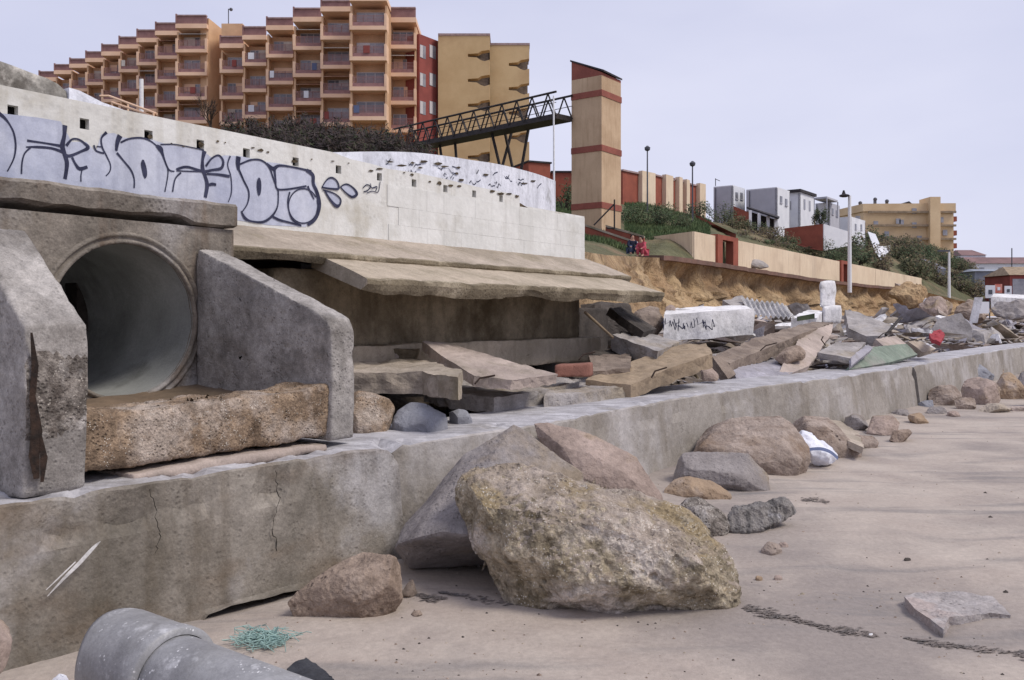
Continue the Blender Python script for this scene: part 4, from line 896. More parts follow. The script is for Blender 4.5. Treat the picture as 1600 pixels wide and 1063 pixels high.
for i, (t, b) in enumerate(zip(TT, BB)):
    row = []; st = smooth(i, 2.2*NS, 4.2*NS)  # sandy slope first, then a steep cut face
    for j in range(25):
        w = j/24; pw = lerp(1.0, 3.2, st); k = w**pw; zz = w**lerp(1., .9, st)
        p = V((lerp(t.x, b.x, k), lerp(t.y, b.y, k), lerp(t.z, b.z, zz)))
        q = V((p.x*.35, p.y*.35, p.z*.12))
        q2 = V((p.x*.9, p.y*.9, p.z*.22)); vd = noise.voronoi(V((p.x*.5, p.y*.5, p.z*.3)))[0]
        a = nz(q, 5)*lerp(.25, 1.0, st)+nz(q2, 5)*.55*st+nz(V((p.x*1.2, p.y*1.2, p.z*.9)), 4)*.35*min(1, p.y/40)+(vd[1]-vd[0]-.3)*.9*st
        e = math.sin(math.pi*min(1, w*1.0))
        p += NV*a*e*1.1-NV*.5*st*math.sin(math.pi*min(1, w*2.2))*(w < .46)
        row.append(p)
    rows.append(row)
grid('sand_bank', 'sand_bank', rows, 'eroded yellow sand cliff under the promenade', 'cliff', 'structure')
# hillside as a height field seen in columns
HC = [(-260, [(8.6, 3.3), (30, 8), (60, 14), (95, 21), (140, 27), (300, 32)]), (100, [(9.5, 3.3), (30, 7.6), (60, 13), (95, 20), (140, 26), (300, 31)]),
      (300, [(10.6, 3.3), (30, 7), (60, 12.3), (90, 18), (140, 24), (300, 30)]), (520, [(12.4, 3.3), (30, 6.5), (60, 12), (90, 17), (140, 22), (300, 28)]),
      (700, [(14.2, 3.2), (30, 5.6), (60, 10.4), (90, 15.4), (140, 20), (300, 26)]), (830, [(16, 3.0), (30, 4.6), (58, 8.2), (90, 13.4), (140, 18), (300, 23)]),
      (893, [(15.7, 2.72), (30, 4.2), (56, 7.0), (90, 12.8), (140, 17), (300, 22)]), (915, [(17.6, 2.9), (30, 4.0), (54, 6.3), (90, 12.5), (140, 17), (300, 21)]),
      (950, [(28, 3.6), (40, 4.6), (56, 6.4), (90, 13), (140, 17), (300, 21)]), (1005, [(46, 4.75), (52, 5.1), (60, 6.0), (92, 13.2), (140, 17), (300, 20)]),
      (1040, [(53, 5.2), (57, 5.5), (64, 7.2), (92, 12.6), (140, 16), (300, 19)]), (1084, [(57.5, 5.2), (62, 5.7), (66, 7.5), (90, 11.6), (120, 14), (300, 18)]),
      (1100, [(59, 5.2), (65, 5.75), (66.5, 7.4), (90, 11.4), (120, 14), (300, 18)]), (1200, [(69.9, 5.1), (78.5, 5.75), (80.2, 7.4), (100, 10.9), (120, 14), (300, 16)]),
      (1300, [(85, 5.0), (94, 5.7), (96, 7.2), (120, 11), (150, 15), (300, 16)]), (1400, [(100, 4.8), (116, 5.5), (119, 7), (150, 12.5), (190, 18), (300, 18)]),
      (1445, [(108, 4.7), (127, 5.3), (131, 6.4), (160, 12), (195, 17), (300, 18)]), (1490, [(122, 4.1), (136, 4.8), (142, 6), (170, 10.5), (200, 14.5), (300, 15)]),
      (1540, [(139, 3.3), (150, 3.8), (158, 4.6), (175, 6.5), (200, 9), (300, 12)]), (1640, [(165, 3), (175, 3.4), (185, 4), (195, 4.5), (220, 6), (300, 9)]), (1900, [(200, 3), (210, 3), (220, 3), (230, 3.3), (240, 4), (300, 6)])]
def hill_z(u, Y):
    for i in range(len(HC)-1):
        if HC[i][0] <= u <= HC[i+1][0] or i == len(HC)-2:
            f = max(0, min(1, (u-HC[i][0])/(HC[i+1][0]-HC[i][0]))); zz = []
            for c in (HC[i], HC[i+1]):
                P = c[1]; z = P[0][1] if Y <= P[0][0] else P[-1][1]
                for k in range(len(P)-1):
                    if P[k][0] <= Y <= P[k+1][0]: z = lerp(P[k][1], P[k+1][1], (Y-P[k][0])/(P[k+1][0]-P[k][0]))
                zz.append(z)
            return lerp(zz[0], zz[1], f)
def GP(u, Y, dz=0): return V(((u-CX)/FL*Y, Y, hill_z(u, Y)+dz))
rows = []
for i in range(len(HC)-1):
    n = max(2, int((HC[i+1][0]-HC[i][0])/8))
    for k in range(n+(i == len(HC)-2)):
        f = k/n; u = lerp(HC[i][0], HC[i+1][0], f); A_ = HC[i][1]; B2 = HC[i+1][1]; row = []
        for j in range(5):
            for q in range(12):
                g_ = q/12
                Y = lerp(lerp(A_[j][0], A_[j+1][0], g_), lerp(B2[j][0], B2[j+1][0], g_), f); z = lerp(lerp(A_[j][1], A_[j+1][1], g_), lerp(B2[j][1], B2[j+1][1], g_), f)
                p = V(((u-CX)/FL*Y, Y, z)); am = .25*smooth(Y, 30, 60)*(0 if j < 2 and u > 1030 else 1)
                p.z += am*nz(p*.2, 4); row.append(p)
        Y, z = lerp(A_[5][0], B2[5][0], f), lerp(A_[5][1], B2[5][1], f); row.append(V(((u-CX)/FL*Y, Y, z)))
        rows.append(row)
grid('hillside', 'hillside', rows, 'scrubby green and brown hillside rising behind the promenade', 'hill', 'structure')
# promenade sheet with a broken edge overhanging the sand
pt = TT[4*NS-4:10*NS]; m = MB(); rows_t, rows_b = [], []
bm = m.bm; rr = []
for i, p in enumerate(pt):
    j = .35*nz(p*.5, 3); o = p+NV*(.35+j)
    u = CX+FL*p.x/p.y
    d1 = p-NV*6.5
    rr.append([bm.verts.new(x) for x in (o+UP*.12, d1+UP*.45, d1-UP*.3, o-UP*.16)])
for i in range(len(rr)-1):
    for k in range(4): bm.faces.new((rr[i][k], rr[i][(k+1) % 4], rr[i+1][(k+1) % 4], rr[i+1][k]))
bm.faces.new(rr[0]); bm.faces.new(rr[-1][::-1])
tag(m.done('promenade', 'paving_edge'), 'undermined promenade paving along the cliff top', 'paving', None, 'structure')
# ---------------------------------------------------------------- ochre promenade wall with red gateways
W0, WD = V((12.6, 62, 0)), V((.573, .82, 0)).normalized()
WN = V((WD.y, -WD.x, 0))
def wu(u): return on_line(u, W0, WD)
ow = thing('promenade_wall', V((12.6, 62, 5.5)), 'long ochre rendered wall with red gateways along the promenade', 'wall')
def wz0(p): return lerp(5.55, 5.3, min(1, max(0, (p-W0).length/80)))
def wz1(p): return lerp(7.6, 7.15, min(1, max(0, (p-W0).length/80)))
def wseg(ua, ub, name='wall_panel', mat='ochre_wall', off=0, z0=0, z1=0, th=.3):
    a, b = wu(ua)+WN*off, wu(ub)+WN*off
    m = MB(); m.prism([V((a.x, a.y, wz0(a)-.5+z0)), V((b.x, b.y, wz0(b)-.5+z0)), V((b.x, b.y, wz1(b)+z1)), V((a.x, a.y, wz1(a)+z1))], -WN*th)
    return m.done(name, mat, ow)
for a, b in ((1085, 1117.8), (1150.2, 1176.8), (1177.2, 1249.7), (1250.1, 1311.8), (1326.2, 1367.8), (1368.2, 1440)): wseg(a, b)
m = MB(); rp = V((9.7, 67.2, 0)); m.prism([V((12.5, 62.05, 5)), V((12.5, 62.05, 7.6)), V((rp.x, rp.y, 7.6)), V((rp.x, rp.y, 5))], V((.25, .15, 0))); m.done('return_wall', 'ochre_wall', ow)
m = MB(); m.prism([V((9.7, 67.2, 5)), V((9.7, 67.2, 7.6)), V((8.9, 71, 7.2)), V((8.9, 71, 5))], V((.25, .15, 0))); m.done('return_wall', 'ochre_wall', ow)
for a, b, dk in ((1118, 1150, 1), (1312, 1326, 1)):
    w = (b-a)*.24
    wseg(a, a+w, 'gate_pier', 'red_wall', .18, 0, .12, .6); wseg(b-w, b, 'gate_pier', 'red_wall', .18, 0, .12, .6)
    pa_, pb_ = wu(a+w)+WN*.18, wu(b-w)+WN*.18; z = wz1(pa_)
    m = MB(); m.prism([V((pa_.x, pa_.y, z-.22)), V((pb_.x, pb_.y, z-.22)), V((pb_.x, pb_.y, z+.12)), V((pa_.x, pa_.y, z+.12))], -WN*.6); m.done('gate_lintel', 'red_wall', ow)
    pa_, pb_ = wu(a+w+.2)-WN*.5, wu(b-w-.2)-WN*.5
    m = MB(); m.prism([V((pa_.x, pa_.y, 5)), V((pb_.x, pb_.y, 5)), V((pb_.x, pb_.y, z-.22)), V((pa_.x, pa_.y, z-.22))], -WN*.2); m.done('gate_door', 'leaf_dark' if a < 1200 else 'hotel_red', ow)
rock('rubble_boulder', 'low grey heap of broken paving against the ochre wall', 'boulder', [(1165, 410), (1172, 404), (1186, 405), (1198, 409), (1204, 418), (1185, 420), (1168, 416)], 'slab_grey', 1.2, yb=71, amp=.08, target=.15, nscale=1.2)
m = MB(); p = PY(1164, 407, 72.5); m.prism([p, p+WD*.9, p+WD*.9+UP*.55, p+UP*.55], -WN*.5); tag(m.done('crate', 'maroon_rail'), 'dark maroon box above the grey heap at the ochre wall', 'box')
# ---------------------------------------------------------------- tower with footbridge
tw = thing('lift_tower', V((6.1, 61, 7)), 'tall square ochre lift tower with red bands and a slanted top', 'tower')
c0 = V((6.1, 61, 0)); LD, RD = V((-.811, .585, 0))*2.41, V((.585, .811, 0))*2.7
zt = {0: 18.2, 1: 19.5, 2: 18.55}
def zc(p, z): return V((p.x, p.y, z))
ZB = 6.6
A0, A1, A2, A3 = c0, c0+LD, c0+LD+RD, c0+RD
m = MB(); v = [m.bm.verts.new(zc(p, ZB)) for p in (A0, A1, A2, A3)]+[m.bm.verts.new(zc(p, z)) for p, z in ((A0, 18.15), (A1, 18.15), (A2, 18.15), (A3, 18.15))]
for f in ((0, 3, 2, 1), (4, 5, 6, 7), (0, 1, 5, 4), (1, 2, 6, 5), (2, 3, 7, 6), (3, 0, 4, 7)): m.bm.faces.new([v[i] for i in f])
m.done('shaft', 'tower_render', tw)
m = MB(); lo = [zc(p, 18.153) for p in (A0, A1, A2, A3)]; hi = [zc(A0, 18.35), zc(A1, 19.45), zc(A2, 19.45), zc(A3, 18.35)]
v = [m.bm.verts.new(x) for x in lo+hi]
for f in ((0, 3, 2, 1), (4, 5, 6, 7), (0, 1, 5, 4), (1, 2, 6, 5), (2, 3, 7, 6), (3, 0, 4, 7)): m.bm.faces.new([v[i] for i in f])
m.done('crown', 'tower_band', tw)
q = [zc(A0, 18.36)+V((.25, -.32, 0))*.5, zc(A1, 19.46)+V((-.1, 0, 0)), zc(A2, 19.46), zc(A3, 18.36)+V((.1, 0, 0))]
m = MB(); m.prism(q, UP*.12); m.done('roof', 'roof_dark', tw)
lu, ru = LD.normalized(), RD.normalized()
for z in (16.75, 13.0, 9.1):
    m = MB(); m.obox(zc(A0, z)-ru*.04-lu*.04, LD+lu*.06, ru*.05, UP*.42); m.obox(zc(A0, z)-lu*.04+ru*.012, RD+ru*.05, lu*.05, UP*.42); m.done('band', 'tower_band', tw)
def rail(name, lab, segs, r, mat='steel_dark'):
    m = MB()
    for a, b in segs: m.tube(a, b, r)
    return tag(m.done(name, mat), lab, 'handrail')
rail('handrail', 'dark metal stair rail rising beside the lift tower', [(PY(960, 358, 57), PY(960, 312, 57)), (PY(928, 352, 57), PY(960, 319, 57)), (PY(960, 357, 57), PY(948, 357, 57))], .05)
for lab, q in (('upper red stair parapet at the foot of the lift tower', [(946, 355, 58), (1006, 372, 56), (1006, 380, 56), (946, 368, 58)]), ('lower red stair parapet leading down to the seated people', [(914, 354, 55.5), (985, 378, 54), (985, 393, 54), (914, 368, 55.5)])):
    P = [PY(*x) for x in q]; m = MB(); m.prism(P, V((.15, .5, 0))); o = tag(m.done('stair_parapet', 'red_wall'), lab, 'wall')
    m = MB(); m.prism([P[0]+V((0, -.06, .01)), P[1]+V((0, -.06, .01)), P[1]+V((0, -.06, .14)), P[0]+V((0, -.06, .14))], V((.15, .6, 0))); m.done('coping', 'slab_tan2', o)
# footbridge
fb = thing('footbridge', PY(780, 250, 66), 'dark steel lattice footbridge running from the lift tower to the hotel terrace', 'bridge')
b0, b1 = PY(894, 186, 62.2), PY(640, 236, 76)
n1 = (b1-b0); n1.z = 0; wd = V((-n1.y, n1.x, 0)).normalized()*1.6
hh = 1.62
deck = MB(); deck.obox(b0-UP*.2, b1-b0, wd, UP*.36); deck.done('deck', 'steel_dark', fb)
m = MB()
for o in (V((0, 0, 0)), wd):
    m.tube(b0+o+UP*hh, b1+o+UP*hh, .08); m.tube(b0+o+UP*(hh*.55), b1+o+UP*(hh*.55), .025)
    K = 12
    for k in range(K):
        p, q = lerp(b0, b1, k/K)+o, lerp(b0, b1, (k+1)/K)+o; mid = lerp(p, q, .5)
        m.tube(p, mid+UP*hh, .055); m.tube(mid+UP*hh, q, .055)
m.done('lattice', 'steel_dark', fb)
for (u0, v0), (u1, v1), Y in (((768, 206), (780, 256), 67), ((800, 204), (786, 256), 68), ((789, 208), (799, 254), 67.5), ((826, 200), (815, 262), 66), ((687, 226), (692, 262), 72), ((711, 222), (714, 262), 71)):
    p, q = PY(u0, v0, Y), PY(u1, v1, Y); q = q+(q-p)*.5
    m = MB(); m.tube(p, q, .11); m.done('leg', 'steel_dark', fb)
# ---------------------------------------------------------------- hotel
hr = random.Random(9)
def hwin(par, x0, x1, y, z0, z1, mull=2):
    m = MB(); m.box(x0, x1, y-.02, y+.05, z0, z1); w = m.done('window', hr.choice(['window_glass', 'window_glass', 'window_dark']), par)
    m = MB(); t = .07
    m.box(x0, x1, y-.07, y-.022, z1-t, z1); m.box(x0, x1, y-.07, y-.022, z0, z0+t)
    for k in range(mull+1):
        x = lerp(x0, x1-t, k/mull); m.box(x, x+t, y-.07, y-.022, z0+t, z1-t)
    m.done('frame', 'window_frame', w)
    if hr.random() < .55:
        a = hr.choice([x0, x0, lerp(x0, x1, .5)]); m = MB(); m.box(a+.05, min(x1, a+(x1-x0)*hr.choice([.5, .5, 1]))-.05, y-.12, y-.075, z1-(z1-z0)*hr.uniform(.25, .95), z1-.02); m.done('blind', hr.choice(['blind', 'blind', 'window_frame', 'hotel_slab']), w)
    return w
def column(par, u0, u1, vtop, vroof, floors, Y, zbot, dp=9, fins='L', left_deep=0):
    s = Y/FL; x0, x1 = (u0-CX)*s, (u1-CX)*s; Z = lambda v: H-(v-YH)*s
    zt_ = Z(vroof)-.35
    rec = 1.7
    m = MB(); m.box(x0+.012, x1-.012, Y+rec, Y+dp, zbot, zt_); m.done('wall', 'hotel_inner', par)
    # side cheeks between bays
    m = MB(); m.box(x0+.012, x0+.22, Y+.5, Y+rec, zbot, zt_); m.box(x1-.22, x1-.012, Y+.5, Y+rec, zbot, zt_); m.done('party_wall', 'hotel_orange', par)
    # roof terrace edge
    m = MB(); m.box(x0, x1, Y, Y+dp, Z(vroof), Z(vroof)+.55); r = m.done('roof', 'hotel_slab', par)
    zc_ = Z(vtop)
    m = MB(); m.box(x0+.15, x1-.05, Y+.08, Y+.3, Z(vroof)+.56, zc_-.1); m.box(x0, x0+.18, Y-.02, Y+1.2, Z(vroof)+.553, zc_+.18); m.done('parapet', 'roof_pink', r)
    m = MB(); m.box(x0+.2, x1-.05, Y-.05, Y+.45, zc_-.1, zc_+.06); m.done('coping', 'tile_cap', r)
    for vb in floors:
        zb = Z(vb)
        m = MB(); m.box(x0, x1, Y, Y+rec, zb, zb+.42)
        m.box(x0, x0+.3, Y-.01, Y+rec, zb+.423, zb+1.75)
        if 'R' in fins: m.box(x1-.25, x1, Y-.01, Y+rec, zb+.423, zb+1.75)
        b = m.done('balcony', 'hotel_slab', par)
        xa, xb = x0+.31, x1-(.26 if 'R' in fins else .02)
        m = MB(); m.box(xa, xb, Y+.1, Y+.14, zb+.43, zb+.85)
        for k in range(5): m.box(xa, xb, Y+.09, Y+.13, zb+.92+k*.15, zb+.97+k*.15)
        for k in range(4):
            x = lerp(xa, xb-.06, k/3); m.box(x, x+.06, Y+.15, Y+.2, zb+.43, zb+1.6)
        m.done('railing', 'maroon_rail', b)
        hwin(par, x0+.5, x1-.45, Y+rec-.05, zb+.45, zb+2.35, 3)
        if hr.random() < .14:
            m = MB(); m.prism([V((xa, Y+.25, zb+2.35)), V((xb, Y+.25, zb+2.35)), V((xb, Y+1.4, zb+2.75)), V((xa, Y+1.4, zb+2.75))], UP*.05); m.done('awning', hr.choice(['awning', 'blind']), b)
        if hr.random() < .25:
            x = hr.uniform(xa, xb-.8); m = MB(); m.box(x, x+hr.uniform(.4, .8), Y+.02, Y+.07, zb+.8, zb+1.6); m.done('towel', hr.choice(['house_white', 'bag_blue', 'blind', 'hotel_red']), b)
ho = thing('hotel_block', V((-20, 97, 17)), 'stepped orange hotel block with stacked maroon railed balconies in the centre', 'hotel')
for a in ((343, 380, 57, 75, [114, 155, 196], 110, 'L'), (378.4, 416, 42, 62, [103, 144, 185], 108, 'L'), (415.5, 458, 28, 47, [90, 132, 173, 215], 105, 'L'), (457.5, 502, 13, 34, [78, 120.5, 164, 207], 102, 'L'),
          (500.5, 547.5, 1, 18, [62, 107.5, 152.5, 197], 99, 'L'), (546, 604, -22, 1.5, [46.5, 94.5, 141.5, 188], 95.5, 'LR'), (604.4, 650, 12, 35, [76, 119.5, 163.5, 207], 99, 'R')):
    column(ho, a[0], a[1], a[2], a[3], a[4], a[5], 12, fins=a[6])
s = 112/FL; m = MB(); m.box((346-CX)*s, (379-CX)*s, 112, 118, 30, H-(37-YH)*s); m.done('stair_tower', 'hotel_orange', ho)
rw0 = V((-10.3, 99.5, 0)); rd = V((.585, .811, 0)); ztop = H+(495-44)/FL*97.5
P = [rw0, on_line(685.5, rw0, rd)]
m = MB(); m.prism([zc(P[0], 12), zc(P[1], 12), zc(P[1], ztop), zc(P[0], ztop)], V((-.811, .585, 0))*8); m.done('end_wall', 'hotel_red', ho)
for vv in (80, 124, 168):
    for uu, du in ((656, 9), (671, 10)):
        a, b = on_line(uu, rw0, rd), on_line(uu+du, rw0, rd); zz = H-(vv-YH)/FL*a.y
        m = MB(); m.prism([zc(a, zz-.7), zc(b, zz-.7), zc(b, zz+.75), zc(a, zz+.75)], V((.811, -.585, 0))*.03); w = m.done('window', 'window_glass', ho)
        m = MB(); m.prism([zc(a, zz-.66), zc(lerp(a, b, .45), zz-.66), zc(lerp(a, b, .45), zz+.7), zc(a, zz+.7)], V((.811, -.585, 0))*.06); m.done('shutter', 'window_frame', w)
hl = thing('hotel_block', V((-55, 120, 20)), 'long orange hotel wing stepping down to the left with small balconies', 'hotel')
cols = [(274, 323, 24, 44, [82, 118, 156, 193], 112), (242, 283, 36, 55, [92, 129, 167, 203], 114), (213, 251, 47, 66, [102, 139, 175], 116), (185, 221, 58, 76, [113, 148, 185], 118), (158, 193, 70, 87, [124, 160], 120), (133, 166, 81, 97, [133, 168], 122), (108, 140, 92, 106, [143], 124), (84, 114, 101, 116, [152], 126), (60, 90, 112, 127, [163], 128)]
for a in cols: column(hl, a[0], a[1], a[2], a[3], a[4], a[5], 14, dp=9, fins='LR' if a[0] == 274 else 'L')
s = 112/FL; x = (323.3-CX)*s
m = MB(); m.prism([V((x, 112.6, 14)), V((x, 112.6, H+(495-26)*s)), V((x+1.7, 117, H+(495-40)*s)), V((x+3.2, 121, H+(495-62)*s)), V((x+3.2, 121, 14))], V((-1.2, .5, 0))); m.done('end_wall', 'hotel_orange', hl)
# yellow block with notched loggias
yb_ = thing('apartment_block', V((-3, 102, 12)), 'plain yellow apartment block with curved balcony notches beside the red end wall', 'apartment block')
def notched(u0, u1, vt, notches, Y, un, dp):
    s = Y/FL; X = lambda u: (u-CX)*s; Z = lambda v: H-(v-YH)*s
    pts = [V((X(u0), Y, 10)), V((X(u0), Y, Z(vt))), V((X(u1), Y, Z(vt)))]
    for n0 in notches:
        pts += [V((X(u1), Y, Z(n0))), V((X(u1-13), Y, Z(n0+2))), V((X(u1-18), Y, Z(n0+5.5))), V((X(un), Y, Z(n0+6.5))), V((X(un), Y, Z(n0+11))), V((X(u1-20), Y, Z(n0+12))), V((X(u1-14), Y, Z(n0+16))), V((X(u1-8), Y, Z(n0+18))), V((X(u1), Y, Z(n0+15.5)))]
    pts += [V((X(u1), Y, 10))]
    m = MB(); m.prism(pts, V((0, 1.1, 0))); m.bm.normal_update(); bmesh.ops.triangulate(m.bm, faces=[f for f in m.bm.faces if len(f.verts) > 4]); m.done('facade', 'hotel_yellow', yb_)
    m = MB(); m.box(X(u0)+.05, X(u1)-.15, Y+2.2, Y+dp, 10, Z(vt)-.08); m.box(X(u0)+.05, X(u0)+.4, Y+1.103, Y+2.197, 10, Z(vt)-.08); m.done('wall', 'slab_brown', yb_)  # inner wall coloured brown to paint the deep shadow behind the notches
    m = MB(); m.box(X(u0)-.0, X(u1)+.06, Y-.06, Y+dp, Z(vt)+.003, Z(vt)+.25); m.done('roof_edge', 'tile_cap', yb_)
notched(684.5, 765, 56, [78, 117, 156, 237], 101, 731, 8)
notched(765.3, 827, 71, [92, 130, 168, 206], 103, 795, 8)
# ---------------------------------------------------------------- row houses on the slope
def row_house(lab, u0, u1, vt0, vt1, vb, Y0, Y1, piers, dark=False):
    a, b = PY(u0, vt0, Y0), PY(u1, vt1, Y1); a.z = b.z = (a.z+b.z)/2
    o = thing('row_house', V((a.x, a.y, 9)), lab, 'house', 'red and ochre row houses on the hillside')
    d = (b-a).normalized(); n = V((-d.y, d.x, 0))
    zb = H-(vb-YH)/FL*Y0-1.5
    m = MB(); m.prism([zc(a, zb), zc(b, zb), b, a], n*7); m.done('wall', 'red_wall', o)
    m = MB(); m.prism([a+UP*.005-n*.15-d*.1, b+UP*.005-n*.15+d*.1, b+UP*.18-n*.15+d*.1, a+UP*.18-n*.15-d*.1], n*7.3); m.done('roof', 'roof_dark' if dark else 'tile_cap', o)
    L_ = (b-a).length
    for f0, f1 in piers:
        p, q = a+d*L_*f0, a+d*L_*f1
        m = MB(); m.prism([zc(p, zb), zc(q, zb), q+UP*.35, p+UP*.35], -n*.5); m.done('pier', 'ochre_wall', o)
    return o
row_house('red row house with a wide ochre pier right beside the lift tower', 973, 1019, 271, 274, 322, 92, 96, [(.52, .98)])
row_house('red row house with one narrow ochre pier, second from the right of the lift tower', 1019.5, 1052, 275, 282, 324, 97, 101, [(.45, .8)])
row_house('red row house with two narrow ochre piers, third from the right of the lift tower', 1052.5, 1078, 282, 288, 326, 101, 105, [(.1, .3), (.55, .75)])
row_house('small red end house with ochre corner behind the street lamp, last of the row', 1078.5, 1097, 291, 292, 330, 104, 106, [(.5, 1.)])
row_house('dark roofed red house partly hidden behind the left of the lift tower', 862, 899, 270, 270, 312, 96, 96, [], True)
row_house('small grey topped red house between footbridge and lift tower', 826, 860, 254, 256, 285, 92, 93, [], True)
# ---------------------------------------------------------------- white houses
def corner_house(name, lab, ul, uc, ur, vt, vb, Y, mats, roof=None, cat='house'):
    c = PY(uc, vt, Y); s_ = lambda u, d: on_line(u, zc(c, 0), d)
    l = s_(ul, V((-.80, .6, 0))); r = s_(ur, V((.6, .8, 0)))
    o = thing(name, zc(c, H-(vb-YH)/FL*Y), lab, cat)
    zb = H-(vb-YH)/FL*Y-2; z = c.z
    l, r, k = zc(l, 0), zc(r, 0), zc(c, 0); b = l+r-k
    def pan(p, q, mat, nm):
        dd = (q-p).normalized(); nn = V((-dd.y, dd.x, 0))
        m = MB(); m.prism([zc(p, zb), zc(q, zb), zc(q, z), zc(p, z)], nn*.25); m.done(nm, mat, o)
    pan(l, k, mats[0], 'side_wall'); pan(k, r, mats[1], 'front_wall'); pan(r, b, mats[1], 'back_wall')
    m = MB(); m.prism([zc(x, z+.003) for x in (l, k, r, b)], UP*.12); m.done('roof', mats[1], o)
    if roof:
        c4 = (l+r)/2
        m = MB(); m.prism([zc(c4+(x-c4)*1.15, z+.13) for x in (l, k, r, b)], UP*roof); m.done('eaves', 'roof_dark', o)
    dd = (r-k).normalized(); nn = V((dd.y, -dd.x, 0)); L_ = (r-k).length; hw = random.Random(int(ul))
    for f in ((.3, .7) if not roof else ()):
        p = lerp(k, r, f)+nn*.03-dd*.35; zz = z-hw.uniform(1.3, 1.8)
        m = MB(); m.prism([zc(p, zz), zc(p+dd*.7, zz), zc(p+dd*.7, zz+.8), zc(p, zz+.8)], nn*.03); w = m.done('window', 'window_dark', o)
        m = MB(); m.prism([zc(p-dd*.08, zz-.1), zc(p+dd*.78, zz-.1), zc(p+dd*.78, zz-.003), zc(p-dd*.08, zz-.003)], nn*.1); m.done('sill', 'house_grey', w)
    dd = (k-l).normalized(); nn = V((dd.y, -dd.x, 0))
    m = MB(); p = lerp(l, k, .12)+nn*.02; m.tube(zc(p, z-.05)+nn*.05, zc(p, zb)+nn*.05, .05, n=6); m.done('downpipe', 'lamp_grey', o)
    return o, l, k, r, z, zb
corner_house('white_house', 'small white cube house with a grey side on the hill', 1115, 1145, 1164, 291, 322, 108, ('house_grey', 'house_white'))
o, l, k, r, z, zb = corner_house('white_house', 'large white house with blank grey side wall above the dark porch', 1166, 1214, 1234, 294, 356, 106, ('house_grey', 'house_white'))
o, l, k, r, z, zb = corner_house('white_house', 'white house with overhanging dark roof and small window beside the large grey sided one', 1215, 1250, 1272, 302, 354, 112, ('house_white', 'house_white'), .35)
dd = (k-l).normalized(); nn = V((dd.y, -dd.x, 0))
for f, w, hh_, zz in ((.45, .45, 1.1, z-2), ):
    p = lerp(l, k, f)+nn*.03; m = MB(); m.prism([zc(p, zz), zc(p+dd*w, zz), zc(p+dd*w, zz+hh_), zc(p, zz+hh_)], nn*.04); m.done('window', 'window_glass', o)
dd = (r-k).normalized(); nn = V((dd.y, -dd.x, 0))
for f in (.25, .62):
    p = lerp(k, r, f)+nn*.02; m = MB(); m.prism([zc(p, z-1.9), zc(p+dd*.55, z-1.9), zc(p+dd*.55, z-.6), zc(p, z-.6)], nn*.04); m.done('window', 'window_glass', o)
corner_house('white_house', 'white terrace house with grey pergola behind the street lamp', 1274, 1296, 1312, 318, 362, 122, ('house_white', 'house_grey'))
pg = thing('pergola', PY(1290, 316, 120), 'grey pergola roof on posts above the white terrace house', 'pergola')
m = MB(); q = [PY(1272, 312, 121), PY(1292, 310, 119), PY(1309, 316, 122), PY(1290, 318, 125)]; m.prism(q, UP*.25); m.done('roof', 'house_grey', pg)
for x in q[:3]:
    m = MB(); m.tube(x-UP*2.2, x, .09); m.done('post', 'house_grey', pg)
corner_house('white_house', 'white stepped house half hidden right of the tall white lamp post', 1308, 1330, 1352, 340, 372, 130, ('house_white', 'house_white'))
po = thing('porch', PY(1190, 352, 102), 'dark porch with pale posts under the large white house', 'porch')
m = MB(); q = [PY(1166, 326, 101), PY(1216, 343, 99), PY(1218, 341, 104), PY(1170, 326, 106)]; m.prism(q, UP*.2); m.done('roof', 'roof_dark', po)
m = MB(); m.prism([PY(1168, 330, 104), PY(1214, 344, 102), PY(1214, 362, 102), PY(1168, 362, 104)], V((0, .2, 0))); m.done('back_wall', 'roof_dark', po)
for u, v in ((1172, 329), (1186, 333), (1200, 338), (1212, 342)):
    p = PY(u, v, 100.3); m = MB(); m.box(p.x-.15, p.x+.15, p.y-.15, p.y+.15, p.z-2, p.z); m.done('post', 'house_white', po)
def slantwall(name, lab, q, mat, dv=V((.1, .4, 0)), cat='wall'):
    m = MB(); m.prism([PY(*x) for x in q], dv); return tag(m.done(name, mat), lab, cat)
slantwall('red_terrace_wall', 'red retaining wall with white cap below the white terrace house', [(1226, 357, 99), (1286, 350, 96), (1286, 392, 96), (1262, 388, 97), (1226, 376, 99)], 'red_wall')
slantwall('red_terrace_wall', 'red garden wall under the small white cube house', [(1146, 322, 98), (1170, 332, 97), (1170, 366, 97), (1146, 358, 98)], 'red_wall')
slantwall('red_terrace_wall', 'sloping red garden wall running down to the first red gateway', [(1084, 334, 88), (1120, 352, 82), (1150, 366, 80), (1150, 378, 80), (1084, 352, 88)], 'red_wall')
slantwall('white_garden_wall', 'white garden wall right of the red retaining wall', [(1287, 350, 98), (1326, 362, 100), (1326, 384, 100), (1287, 392, 98)], 'house_white')
slantwall('white_garden_wall', 'white zigzag garden wall descending the far scrubby slope', [(1356, 362, 140), (1368, 366, 138), (1376, 385, 132), (1392, 384, 136), (1390, 392, 134), (1378, 408, 126), (1368, 394, 130)], 'house_white')
slantwall('white_garden_wall', 'pale broken wall end on the slope near the second street lamp', [(1438, 404, 150), (1456, 408, 148), (1478, 420, 144), (1478, 432, 144), (1452, 420, 147)], 'house_grey')
